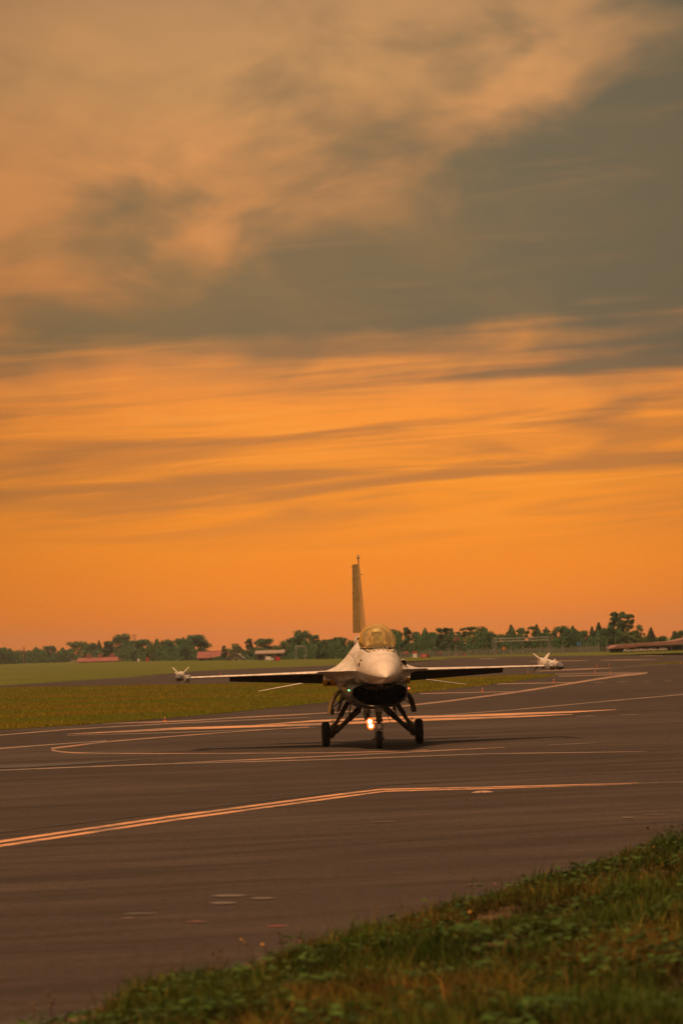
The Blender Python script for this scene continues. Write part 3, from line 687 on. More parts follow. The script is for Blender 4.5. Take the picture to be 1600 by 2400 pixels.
# blade antennas ahead of the windscreen
for x, t in ((-0.165, -3), (-0.058, 1), (0.052, 3), (0.16, 6)):
    a = MB(); a.prism([(2.26, 2.34), (2.44, 2.37), (2.435, 2.495), (2.385, 2.50)], x - 0.010, x + 0.010, axis='x')
    a.build('blade_antenna', DSTEEL, jet)
for s in (-1, 1):
    a = MB(); a.tube((s * 0.36, 1.62, 1.70), (s * 0.45, 1.5, 1.655), 0.018, 0.008, 8); a.build('incidence_probe', STEEL, jet, 40)
for x in (-0.03, 0.05):
    MB().prism([(3.40, 1.60), (3.5, 1.60), (3.49, 1.535), (3.44, 1.535)], x - 0.008, x + 0.008, axis='x').build('chin_antenna', WHITEP, jet)

# wings
def wing_le(x): return 9.86 - (4.56 - x) * 0.839
def airfoil(x, y0, y1, t, z, camber=0.0, n=9):
    up, lo = [], []
    for i in range(n):
        u = 0.5 - 0.5 * math.cos(math.pi * i / (n - 1)); th = t * 2.6 * (0.2969 * math.sqrt(u) - 0.126 * u - 0.3516 * u * u + 0.2843 * u**3 - 0.1036 * u**4) * (y1 - y0)
        zc = z - camber * (1 - u) ** 3
        up.append((x, y0 + u * (y1 - y0), zc + th)); lo.append((x, y0 + u * (y1 - y0), zc - th))
    return up + lo[-2:0:-1]
def panel(secs): 
    m = MB(); m.grid(secs, True); n = len(secs[0]); m.add(secs[0], [tuple(range(n))]); m.add(secs[-1], [tuple(range(n))]); return m
ZW0, ZW1 = 1.895, 1.868
def zw(x): return ZW0 + (ZW1 - ZW0) * (x - 1.2) / 3.36
TE = 11.02
for s in (-1, 1):
    hinge = lambda x: TE - (TE - wing_le(x)) * 0.215
    lef = lambda x: wing_le(x) + 0.30 + 0.05 * (4.56 - x)
    w = panel([[(s * p[0], p[1], p[2]) for p in airfoil(x, wing_le(x), (hinge(x) if x < 3.56 else TE - 0.02), 0.055, zw(x))] for x in (1.10, 2.0, 2.9, 3.55)])
    w2 = panel([[(s * p[0], p[1], p[2]) for p in airfoil(x, wing_le(x), TE, 0.06 if x < 4.5 else 0.058, zw(x))] for x in (3.56, 4.0, 4.56)])
    w.add(w2.v, w2.f); wing = w.build('wing', PAINT, jet, 35)
    # leading edge flap, slightly drooped, its own piece with a thin gap
    l = panel([[(s * p[0], p[1], p[2]) for p in airfoil(x, wing_le(x) - 0.015, lef(x) + 0.25, 0.15 * (1.25 - 0.06 * x), zw(x) + 0.006, 0.012)] for x in (1.42, 2.2, 3.0, 3.8, 4.545)])
    l.build('leading_edge_flap', PAINT, wing, 35)
    def flap(x):
        y0 = hinge(x) + 0.02; c = TE - y0; a = R(20); pr = airfoil(0, 0, c, 0.06, 0); 
        return [(s * x, y0 + p[1] * math.cos(a) + p[2] * math.sin(a), zw(x) - 0.012 - p[1] * math.sin(a) * 1.0 + p[2] * math.cos(a)) for p in pr]
    panel([flap(1.13), flap(2.3), flap(3.55)]).build('flaperon', CHAR, wing, 35)  # shade under the flaperon is put into its near-black colour
    for x in (1.75, 2.95): MB().box((s * x, hinge(x) - 0.1, zw(x) - 0.085), (0.07, 0.7, 0.07), bev=0.02).build('flap_actuator_fairing', CHAR, wing, 40)
    rl = MB(); rl.box((s * 4.64, 10.0, 1.862), (0.15, 2.5, 0.15), bev=0.02); rl.box((s * 4.69, 9.1, 1.85), (0.1, 0.35, 0.18), bev=0.02); rl.tube((s * 4.64, 8.75, 1.862), (s * 4.64, 8.5, 1.86), 0.05, 0.012, 10)
    rl.build('launch_rail', GREYP, wing, 40)
    # all-moving tail
    def stab(x):
        y0 = 12.0 + (x - 1.0) * 0.84; y1 = 14.25 + (x - 1.0) * 0.03; return [(s * p[0], p[1], p[2]) for p in airfoil(x, y0, y1, 0.03, 1.70 - (x - 1.0) * 0.155)]
    panel([stab(0.95), stab(1.6), stab(2.3), stab(2.76)]).build('tailplane', PAINT, jet, 35)
    v = MB(); v.prism([(10.4, 1.2), (12.1, 1.25), (12.0, 0.72), (11.0, 0.76)], -0.02, 0.02, axis='x')
    v.v = [(s * (0.62 + p[0] + (1.2 - p[2]) * 0.27), p[1], p[2] + 0.10) for p in v.v]; v.build('ventral_fin', CHAR, jet)
    # yellow fairing with a black cross mark under the wing root
    yf = MB(); yf.box((s * 0.96, 11.2, 1.60), (0.34, 0.7, 0.15), bev=0.02); yo = yf.build('yellow_fairing', YELLOW, jet, 40)
    mk = MB()
    if s > 0: mk.box((1.0, 10.846, 1.60), (0.12, 0.004, 0.018)); mk.box((1.0, 10.843, 1.60), (0.02, 0.004, 0.09)); mk.build('black_mark', CHAR, yo)
    else: mk.lathe([(0.02, 0.05), (0.0, 0.05), (-0.02, 0.03), (-0.02, 0.001)], (-0.98, 10.84, 1.60), (0, 1, 0), 14); mk.build('dark_boss', CHAR, yo, 40)

# fin and rudder
def fin_sec(z, y0, y1, t): return [(p[2], p[1], z) for p in airfoil(0, y0, y1, t, 0)]
def fin_y(z): f = (z - 2.55) / 2.33; return 9.9 + 3.25 * f, 13.25 + 0.62 * f
fs_ = []
for z in (2.50, 2.85, 3.4, 4.0, 4.5, 4.80, 4.86): y0, y1 = fin_y(z); fs_.append(fin_sec(z, y0, y1, 0.042 if z < 4.8 else (0.036 if z < 4.85 else 0.02)))
fin = panel(fs_).build('tail_fin', FIN_LIT, jet, 40)
rud = []
for z in (2.89, 3.5, 4.1, 4.72):
    _, y1 = fin_y(z); c = 1.02 - 0.30 * (z - 2.85) / 1.9; a = R(9.5)
    rud.append([(-(p[1] * math.sin(a)) + p[2] * math.cos(a) * 1.0, y1 + 0.02 + p[1] * math.cos(a), z) for p in airfoil(0, 0, c, 0.05, 0)])
panel(rud).build('rudder', RUDDER_SHADE, fin, 40)
MB().box((0, 13.35, 4.875), (0.045, 0.9, 0.06), bev=0.015).build('fin_cap', GREYP, fin, 40)
bc = MB(); bc.tube((0, 13.5, 4.89), (0, 13.5, 4.95), 0.012, 0.012, 8); bc.box((0, 13.5, 4.935), (0.08, 0.05, 0.006)); bc.lathe([(0, 0.014), (0.018, 0.013), (0.028, 0.004)], (0, 13.5, 4.945), (0, 0, 1), 10); bc.build('fin_beacon', GREYP, fin, 40)
for z, ln, sx in ((4.66, 0.04, -1), (4.35, 0.06, -1), (3.94, 0.04, -1), (4.42, 0.03, 1)):
    MB().tube((sx * (0.06 if sx < 0 else 0.0), 14.3 if sx < 0 else 12.6, z), (sx * (0.16 if sx < 0 else 0.075), 14.34 if sx < 0 else 12.6, z), 0.008, 0.006, 6).build('static_wick', CHAR, fin)
dr = MB(); dr.grid([[(0.15 * k * math.cos(t), y, 2.66 + 0.17 * k * math.sin(t)) for t in np.linspace(-0.3, math.pi + 0.3, 15)] for y, k in ((10.3, 0.02), (10.8, 0.45), (11.6, 0.85), (12.6, 1.0), (14.6, 1.0), (14.75, 0.8))])
dr.build('fin_root_fairing', PAINT, fin, 50)
for x, z, r, y in ((-0.15, 2.73, 0.042, 11.3), (-0.06, 2.74, 0.028, 11.1)):
    MB().lathe([(0.1, r), (0, r), (-0.01, r * .8), (0.03, r * .7), (0.03, 0.001)], (x, y, z), (0, 1, 0), 14).build('vent_pipe', CHAR, fin, 40)
noz = MB(); noz.lathe([(0, 0.53), (0.35, 0.50), (0.85, 0.41), (0.84, 0.39), (0.3, 0.45), (0.3, 0.001)], (0, 14.15, 1.79), (0, 1, 0), 32); noz.build('exhaust_nozzle', DSTEEL, jet, 30)

# landing gear
def tyre(parent, c, r, w, rimr):
    wh = empty('wheel', (0, 0, 0), 0, parent)
    p = []; h = w / 2; k = h * 0.45
    prof = [(-h * .72, rimr), (-h * .98, rimr + (r - rimr) * .35), (-h, rimr + (r - rimr) * .6), (-h * .9, r - (r - rimr) * .18), (-h * .66, r - .012)]
    for g in (-0.42, 0.0, 0.42):
        prof += [(h * g - .010, r - .002 * (abs(g) > 0)), (h * g - .006, r - .012), (h * g + .006, r - .012), (h * g + .010, r - .002 * (abs(g) > 0))]
    prof += [(h * .66, r - .012), (h * .9, r - (r - rimr) * .18), (h, rimr + (r - rimr) * .6), (h * .98, rimr + (r - rimr) * .35), (h * .72, rimr)]
    MB().lathe(prof, c, (1, 0, 0), 40).build('tyre', RUBBER, wh, 45)
    rm = MB(); rm.lathe([(-h * .74, rimr + .004), (-h * .8, rimr * .96), (-h * .5, rimr * .9), (-h * .35, rimr * .45), (-h * .75, rimr * .32), (-h * .78, .001)], c, (1, 0, 0), 28)
    rm.lathe([(h * .74, rimr + .004), (h * .8, rimr * .96), (h * .5, rimr * .9), (h * .35, rimr * .45), (h * .75, rimr * .32), (h * .78, .001)], c, (1, 0, 0), 28)
    for i in range(8):
        a = i * math.pi / 4
        for sg in (-1, 1): rm.tube((c[0] + sg * h * .3, c[1] + math.cos(a) * rimr * .66, c[2] + math.sin(a) * rimr * .66), (c[0] + sg * h * .55, c[1] + math.cos(a) * rimr * .66, c[2] + math.sin(a) * rimr * .66), .016, .012, 6)
    rm.build('rim', STEEL, wh, 40)
    return wh
for s in (-1, 1):
    mg = empty('main_gear', (0, 0, 0), 0, jet)
    tyre(mg, (s * 1.185, MAIN_Y, 0.322), 0.322, 0.20, 0.17)
    u = MB(); A0, A1 = Vector((s * .585, 8.25, 1.14)), Vector((s * .945, MAIN_Y, .56))
    def along(a, b, t): return a.lerp(b, t)
    u.path([A0, along(A0, A1, .05), along(A0, A1, .06), along(A0, A1, .55), along(A0, A1, .56), along(A0, A1, .62), along(A0, A1, .63), A1], [.03, .06, .058, .055, .066, .066, .044, .04], 12)
    for t in (.12, .22, .32, .42): u.tube(along(A0, A1, t), along(A0, A1, t + .015), .067, .067, 12)
    for t, o in ((.1, .06), (.3, .065), (.5, .06)): u.box(along(A0, A1, t) + Vector((-s * o, -.03, .02)), (.03, .05, .06), bev=.006)
    u.build('shock_strut', DSTEEL, mg, 40)
    lo = MB(); B0, B1 = Vector((s * .30, 8.1, .965)), Vector((s * 1.06, MAIN_Y, .265))
    lo.path([B0, along(B0, B1, .06), along(B0, B1, .1), along(B0, B1, .45), along(B0, B1, .5), along(B0, B1, .88), B1], [.05, .088, .084, .066, .055, .05, .06], 12)
    for t in (.2, .33, .58, .7, .8): lo.tube(along(B0, B1, t), along(B0, B1, t + .02), .075 - .02 * t, .075 - .02 * t, 12)
    lo.box(along(B0, B1, .28) + Vector((0, -.05, -.075)), (.10, .05, .045), Matrix.Rotation(s * R(43), 3, 'Y'), bev=.008)
    lo.box(along(B0, B1, .75) + Vector((0, -.04, -.07)), (.08, .05, .03), Matrix.Rotation(s * R(43), 3, 'Y'), bev=.006)
    lo.build('lower_strut', DSTEEL, mg, 40)
    k = MB()
    k.prism([(s * .90, .58), (s * .99, .60), (s * 1.07, .50), (s * 1.09, .30), (s * 1.05, .20), (s * .98, .23), (s * .93, .34), (s * .88, .50)], MAIN_Y - .05, MAIN_Y + .06)
    k.box((s * 1.0, MAIN_Y - .06, .44), (.06, .05, .14), Matrix.Rotation(s * R(-20), 3, 'Y'), bev=.01); k.box((s * .97, MAIN_Y - .06, .56), (.04, .06, .10), bev=.01); k.tube((s * 1.02, MAIN_Y, .322), (s * 1.12, MAIN_Y, .322), .05, .04, 12)
    k.lathe([(0, .145), (.05, .15), (.055, .11), (.09, .09)], (s * 1.145, MAIN_Y, .322), (-s, 0, 0), 20)
    k.build('axle_knuckle', DSTEEL, mg, 35)
    hs = MB()
    def hose(pts, r): hs.path([Vector(p) for p in pts], [r] * len(pts), 6)
    hose([(s * .62, 8.2, 1.02), (s * .74, 8.22, .78), (s * .86, 8.28, .60), (s * .92, 8.32, .50), (s * 1.0, 8.33, .40)], .009)
    hose([(s * .40, 8.05, .84), (s * .58, 8.12, .64), (s * .76, 8.2, .47), (s * .88, 8.28, .36), (s * .98, 8.3, .30)], .010)
    hose([(s * .36, 8.02, .95), (s * .52, 8.1, .80), (s * .66, 8.18, .66), (s * .80, 8.24, .56)], .008)
    hose([(s * 1.0, 8.3, .60), (s * 1.04, 8.28, .66), (s * .98, 8.28, .68), (s * .95, 8.3, .62)], .008)
    hose([(s * .80, 8.24, .56), (s * .90, 8.26, .52), (s * .95, 8.3, .46)], .008)
    hs.build('brake_hose', CHAR, mg, 40)
    d = MB(); d.tube((s * .54, 8.0, 1.12), (s * .60, 8.1, .74), .017, .017, 8); d.tube((s * .60, 8.1, .74), (s * .63, 8.14, .70), .024, .024, 8); d.build('drag_brace', STEEL, mg, 40)
    # curved bay door hung open beside the wheel bay
    arc = [(.715, 1.455), (.80, 1.42), (.88, 1.365), (.95, 1.29), (1.005, 1.20), (1.045, 1.09), (1.075, .97), (1.09, .845)]
    dm = MB()
    outer = [[(s * x, y, z) for x, z in arc] for y in np.linspace(7.45, 9.35, 9)]
    inner = [[(s * (x - .022), y, z - .012 * (1 - i / 7)) for i, (x, z) in enumerate(arc)] for y in np.linspace(7.45, 9.35, 9)]
    dm.grid(outer); dm.grid(inner)
    for row_o, row_i in ((outer[0], inner[0]), (outer[-1], inner[-1])): dm.grid([row_o, row_i])
    dm.grid([[r[0] for r in outer], [r[0] for r in inner]]); dm.grid([[r[-1] for r in outer], [r[-1] for r in inner]])
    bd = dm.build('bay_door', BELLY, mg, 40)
    for y in (7.7, 8.2, 8.7, 9.1):
        rb = MB()
        for i in range(len(arc) - 1):
            (x0, z0), (x1, z1) = arc[i], arc[i + 1]; rb.tube((s * (x0 - .035), y, z0 - .02), (s * (x1 - .035), y, z1 - .02), .016, .016, 6)
        if y == 7.7: rb.box((s * 1.02, 7.67, .90), (.09, .03, .15), Matrix.Rotation(s * R(-8), 3, 'Y'), bev=.008)
        rb.build('door_rib', DSTEEL, bd, 40)
    ac = MB(); ac.tube((s * .70, 7.9, 1.22), (s * .84, 7.9, 1.13), .026, .026, 8); ac.tube((s * .84, 7.9, 1.13), (s * 1.03, 7.9, .99), .012, .012, 8); ac.build('door_actuator', STEEL, bd, 40)

ng = empty('nose_gear', (0, 0, 0), 0, jet)
tyre(ng, (-0.012, 4.5, 0.225), 0.225, 0.145, 0.115).rotation_euler = (0, 0, 0)
n_ = MB(); n_.path([Vector((0, 4.55, 1.02)), Vector((0, 4.53, .80)), Vector((0, 4.53, .78)), Vector((0, 4.52, .62)), Vector((0, 4.52, .60))], [.075, .07, .055, .055, .04], 14)
n_.tube((-.05, 4.50, .84), (-.05, 4.50, .66), .024, .024, 8); n_.box((.05, 4.47, .70), (.05, .06, .09), bev=.01); n_.box((-.01, 4.46, .745), (.12, .06, .07), bev=.015)
n_.lathe([(-.03, .05), (-.035, .03), (-.035, .001)], (0, 4.46, .74), (0, 1, 0), 14); n_.tube((.055, 4.5, .79), (.09, 4.48, .66), .012, .012, 6)
n_.build('steering_collar', DSTEEL, ng, 40)
MB().tube((0, 4.52, .62), (0, 4.51, .47), .034, .034, 14).build('oleo_piston', CHROME, ng, 40)
fk = MB(); fk.box((0, 4.52, .475), (.17, .09, .035), bev=.012); fk.box((.088, 4.51, .36), (.02, .08, .27), bev=.008); fk.box((-.108, 4.51, .36), (.02, .08, .27), bev=.008)
fk.tube((-.15, 4.5, .225), (.12, 4.5, .225), .024, .024, 10); fk.lathe([(0, .03), (.05, .03), (.055, .02)], (-.13, 4.5, .225), (-1, 0, 0), 12); fk.box((-.15, 4.47, .225), (.045, .05, .07), bev=.01)
fk.path([Vector((.03, 4.43, .64)), Vector((.09, 4.38, .55)), Vector((.04, 4.43, .48))], [.012, .014, .012], 6); fk.box((.085, 4.42, .56), (.05, .03, .02), bev=.005)
fk.build('fork', STEEL, ng, 40)
hb = MB(); hb.prism([(-.105, 1.10), (.105, 1.10), (.10, .97), (.055, .90), (-.055, .90), (-.10, .97)], 4.40, 4.75); hb.build('strut_housing', GREYP, ng, 40)
dgl = MB(); dgl.tube((-.08, 4.55, .93), (-.06, 4.52, .74), .011, .011, 6); dgl.tube((.10, 4.5, .99), (.06, 4.5, .84), .010, .010, 6); dgl.tube((0, 4.62, .62), (0, 5.5, 1.0), .026, .026, 8); dgl.build('drag_link', STEEL, ng, 40)
dd = MB(); dd.prism([(-.345, 1.055), (-.325, 1.055), (-.29, .74), (-.28, .70), (-.305, .70), (-.318, .76)], 4.35, 5.75)
dr_ = dd.build('gear_door', BELLY, ng, 30)
db = MB(); db.tube((-.33, 4.42, 1.03), (-.29, 4.40, .70), .014, .014, 8); db.box((-.26, 4.42, .92), (.07, .05, .22), bev=.01); db.box((-.20, 4.45, .95), (.025, .04, .18), Matrix.Rotation(R(4), 3, 'Y')); db.tube((-.26, 4.42, .83), (-.235, 4.44, .72), .035, .05, 12); db.build('lamp_bracket', DSTEEL, dr_, 40)
for c in ((-.235, 4.36, .672), (-.212, 4.36, .567)):
    hd_ = MB().lathe([(0.10, .035), (0.02, .08), (-.002, .102), (-.002, .098)], c, (0, 1, 0), 18).build('landing_light', DSTEEL, ng, 40)
    MB().lathe([(-.016, .001), (-.012, .032), (-.004, .052)], c, (0, 1, 0), 18).build('lamp_glass', LAMP, hd_, 60)
    MB().lathe([(0.0, .048), (-.008, .075), (-.002, .098)], c, (0, 1, 0), 18).build('lamp_flare_ring', LAMP_FLARE, hd_, 60)  # orange flare round the lamp, added as a glowing ring
MB().prism([(.20, .93), (.235, .93), (.335, .60), (.325, .60)], 5.6, 5.62).build('fuel_drain_fin', DSTEEL, jet)

# ---- pilot
pm = bpy.data.meshes.new('person')
sk = [((0, 4.45, 2.28), .16), ((0, 4.46, 2.45), .17), ((0, 4.44, 2.60), .16), ((0, 4.40, 2.68), .075), ((0, 4.36, 2.76), .085),
      ((-.19, 4.40, 2.60), .07), ((-.25, 4.22, 2.44), .05), ((-.2, 3.98, 2.44), .04), ((.19, 4.40, 2.60), .07), ((.25, 4.22, 2.44), .05), ((.2, 3.98, 2.44), .04)]
pm.from_pydata([v for v, _ in sk], [(0, 1), (1, 2), (2, 3), (3, 4), (2, 5), (5, 6), (6, 7), (2, 8), (8, 9), (9, 10)], [])
tmp = bpy.data.objects.new('person', pm); COL.objects.link(tmp)
md = tmp.modifiers.new('skin', 'SKIN')
for i, (_, r) in enumerate(sk): pm.skin_vertices[0].data[i].radius = (r, r)
pm.skin_vertices[0].data[1].use_root = True
sb_ = tmp.modifiers.new('sub', 'SUBSURF'); sb_.levels = 1; sb_.render_levels = 1
dg = bpy.context.evaluated_depsgraph_get(); pm2 = bpy.data.meshes.new_from_object(tmp.evaluated_get(dg)); bpy.data.objects.remove(tmp)
pm2.materials.clear(); pm2.materials.append(FLIGHT)
pil = bpy.data.objects.new('person', pm2); COL.objects.link(pil)
pil.matrix_world = Matrix.Translation(JP) @ Matrix.Rotation(YAW, 4, 'Z')
tag(pil, 'pilot in pale helmet and dark suit seated under the bubble canopy', 'person')
hm = MB(); hm.lathe([(-.125, .001), (-.12, .045), (-.08, .105), (-.02, .135), (.05, .13), (.10, .09), (.128, .04), (.135, .001)], (0, 4.36, 2.82), (0, 0, 1), 20); hm.build('helmet', HELM, pil, 60)
vz = MB(); vz.grid([[(.138 * math.sin(t), 4.36 - .142 * math.cos(t), z) for t in np.linspace(-1.2, 1.2, 13)] for z in (2.77, 2.80, 2.85, 2.88)]); vz.build('visor', VISOR, pil, 60)
MB().box((0, 4.235, 2.735), (.09, .07, .09), bev=.02).build('oxygen_mask', CHAR, pil, 40)

# ---- wingtip missiles
def missile(name, tailp, yaw, droop, label):
    e_ = empty(name, jw(*tailp), YAW + yaw); e_.rotation_euler = (droop, 0, YAW + yaw)
    L = 3.0; r = .102
    MB().lathe([(-L + .45, r), (-L + .5, r), (0, r), (0.02, r * .8), (.02, .001)], (0, 0, 0), (0, 1, 0), 22).build('body', MISSILE, e_, 40)
    MB().lathe([(-L, .012), (-L + .02, .03), (-L + .12, .058), (-L + .28, .082), (-L + .45, r + .001)], (0, 0, 0), (0, 1, 0), 22).build('nose_cone', simple('seeker_grey', (.10, .095, .09), .35), e_, 60)
    bnd = MB().lathe([(-L + .62, r + .003), (-L + .68, r + .003)], (0, 0, 0), (0, 1, 0), 22).build('colour_band', simple('brown_band', (.30, .17, .06), .5), e_)
    for k in range(4):
        a = math.pi / 4 + k * math.pi / 2; ca, sa = math.cos(a), math.sin(a)
        for y0, y1, y2, sp, nm in ((-L * .56, -L * .56 + .30, -L * .56 + .34, .07, 'mid_fin'), (-.44, -.16, -.02, .20, 'tail_fin')):
            f = MB(); t = .011
            pts = [(r * .9, y0), (r + sp, y1), (r + sp, y2), (r * .9, y2)]
            vs = [(ca * q_ - sa * o, yy, sa * q_ + ca * o) for o in (-t, t) for q_, yy in pts]
            f.add(vs, [(0, 1, 2, 3), (7, 6, 5, 4), (0, 4, 5, 1), (1, 5, 6, 2), (2, 6, 7, 3), (3, 7, 4, 0)]); f.build(nm, MISSILE, e_)
    return tag(e_, label, 'missile', 'missiles on the wingtips')
missile('missile', (-4.80, 11.0, 1.935), R(-1.5), R(1.2), 'white missile with four fins on the wingtip at the picture left, seen end-on')
missile('missile', (4.56, 11.0, 1.985), R(6.0), R(2.8), 'white missile with grey nose on the right wingtip, turned out to the right')

# ------------------------------------------------------------------ trees: a dozen grown meshes, planted one by one
def crown_mesh(name, seed, kind, n_leaf=6000):
    """unit tree: height 1, crown width about 0.8 (round), 0.45 (tall) or 0.4 (spire)"""
    r = np.random.default_rng(seed); clumps = []
    if kind == 'round':
        for _ in range(64):
            t = r.uniform(0, 1); z = 0.05 + 0.86 * t; w = 0.42 * math.sqrt(max(0.05, 1 - ((t - 0.36) / 0.70) ** 2)); a = r.uniform(0, 6.283); q = w * math.sqrt(r.uniform(0.05, 1))
            clumps.append((q * math.cos(a), q * math.sin(a), z, r.uniform(0.08, 0.15)))
    elif kind == 'broad':
        for _ in range(80):
            t = r.uniform(0, 1); z = 0.05 + 0.86 * t; w = 0.62 * math.sqrt(max(0.05, 1 - ((t - 0.35) / 0.7) ** 2)); a = r.uniform(0, 6.283); q = w * math.sqrt(r.uniform(0.03, 1))
            clumps.append((q * math.cos(a), q * math.sin(a), z, r.uniform(0.07, 0.14)))
    elif kind == 'tall':
        for _ in range(60):
            t = r.uniform(0, 1) ** 0.9; z = 0.05 + 0.91 * t; w = 0.24 * (1 - 0.72 * t) + 0.035; a = r.uniform(0, 6.283); q = w * math.sqrt(r.uniform(0.02, 1))
            clumps.append((q * math.cos(a), q * math.sin(a), z, r.uniform(0.04, 0.085) * (1.2 - 0.5 * t)))
    elif kind == 'spire':
        for k in range(46):
            t = k / 45; z = 0.10 + 0.88 * t; w = 0.24 * (1 - t) ** 0.85 + 0.006; a = k * 2.4; q = w * r.uniform(0.45, 1.0)
            clumps.append((q * math.cos(a), q * math.sin(a), z, 0.075 * (1 - t) + 0.018))
    else:                                                             # 'airy': separate sprays with sky between
        for _ in range(40):
            t = r.uniform(0, 1); z = 0.22 + 0.76 * t; w = 0.40 * math.sqrt(max(0.04, 1 - ((t - 0.35) / 0.68) ** 2)); a = r.uniform(0, 6.283); q = w * math.sqrt(r.uniform(0.1, 1))
            clumps.append((q * math.cos(a), q * math.sin(a), z, r.uniform(0.03, 0.075)))
    C = np.array(clumps); wts = C[:, 3] ** 1.7; wts /= wts.sum(); idx = r.choice(len(C), n_leaf, p=wts)
    v = r.normal(size=(n_leaf, 3)); v /= np.linalg.norm(v, axis=1)[:, None]; rad = r.uniform(0.25, 1, n_leaf) ** 0.6 * r.choice([1, 1, 1, 1.35], n_leaf)
    P = C[idx, :3] + v * (C[idx, 3] * rad)[:, None] * np.array([1, 1, 0.85])
    P[:, 2] = np.clip(P[:, 2], 0.04, 1.0)
    s_ = r.uniform(0.016, 0.034, n_leaf) * (0.75 if kind in ('spire', 'airy') else 1.0)
    a1 = r.normal(size=(n_leaf, 3)); a1 /= np.linalg.norm(a1, axis=1)[:, None]; a2 = np.cross(a1, v + r.normal(size=(n_leaf, 3)) * .6); a2 /= np.linalg.norm(a2, axis=1)[:, None] + 1e-9
    V = np.stack([P - a1 * s_[:, None], P + a2 * s_[:, None] * .7, P + a1 * s_[:, None], P - a2 * s_[:, None] * .7], 1).reshape(-1, 3)
    tone = r.uniform(0.65, 1.35, len(C))[idx] * r.uniform(0.7, 1.3, n_leaf)
    hue = {'round': (0.062, 0.150, 0.070), 'broad': (0.100, 0.165, 0.055), 'tall': (0.066, 0.145, 0.072), 'spire': (0.048, 0.115, 0.070), 'airy': (0.092, 0.150, 0.065)}[kind]
    col = np.repeat(np.concatenate([np.array(hue)[None] * tone[:, None] * np.stack([r.uniform(.85, 1.25, n_leaf), np.ones(n_leaf), r.uniform(.8, 1.2, n_leaf)], 1), np.ones((n_leaf, 1))], 1), 4, 0)
    me = fast_mesh(name, V, 4, np.arange(4 * n_leaf), LEAF, col)
    tr = MB(); top_ = 0.62 if kind != 'spire' else 0.94
    pts = [Vector((0, 0, -0.01))]; 
    for k in range(1, 6): pts.append(Vector((r.uniform(-.012, .012) * k * .6, r.uniform(-.012, .012) * k * .6, top_ * k / 5)))
    tr.path(pts, [.026 * (1 - .85 * k / 5) + .002 for k in range(6)], 7)
    for i in r.choice(len(C), 9, replace=False):
        c = C[i]; z0 = min(c[2] * r.uniform(.35, .7), top_ * .95); k = z0 / top_ * 5; b0 = pts[int(k)].lerp(pts[min(5, int(k) + 1)], k - int(k))
        mid = b0.lerp(Vector(c[:3]), .5) + Vector((0, 0, -.02)); tr.path([b0, mid, Vector(c[:3])], [.010, .006, .002], 5)
    return me, tr.mesh(name + '_trunk', BARK, 40)
TM = {k: [crown_mesh('crown', 100 + 10 * i + j, k) for j in range(n)] for i, (k, n) in enumerate((('round', 4), ('broad', 3), ('tall', 2), ('spire', 2), ('airy', 1)))}
WID = {'round': 0.84, 'broad': 1.24, 'tall': 0.5, 'spire': 0.46, 'airy': 0.8}
NAMES = {'round': 'broadleaf_tree', 'broad': 'broadleaf_tree', 'tall': 'upright_tree', 'spire': 'conifer_tree', 'airy': 'poplar_tree'}
def base_y(px):                            # where the trees meet the grass in the picture
    return float(np.interp(px, [0, 300, 580, 800, 960, 1220, 1400, 1600], [1553, 1550.5, 1547, 1545, 1541, 1534, 1528.5, 1521]))
_tc = {}
def tree(px, top_y, wpx, kind, label, back=0.0, group='trees along the airfield boundary'):
    by = base_y(px); p, mpp = far(px, by); 
    k = 1 + back; p = Vector((p.x * k, p.y * k, 0)); mpp *= k
    hpx = by - top_y; h = (hpx + 3) * mpp; w = wpx * mpp
    i = _tc.get(kind, 0); _tc[kind] = i + 1; me, tk = TM[kind][i % len(TM[kind])]
    o = tag(empty(NAMES[kind], p, i * 1.9), label, 'tree', group)
    sx = w * 1.32 / WID[kind]
    for nm, m in (('crown', me), ('trunk', tk)):
        c = link(nm, m, o); c.scale = (sx, sx, h * 1.02)
    return o
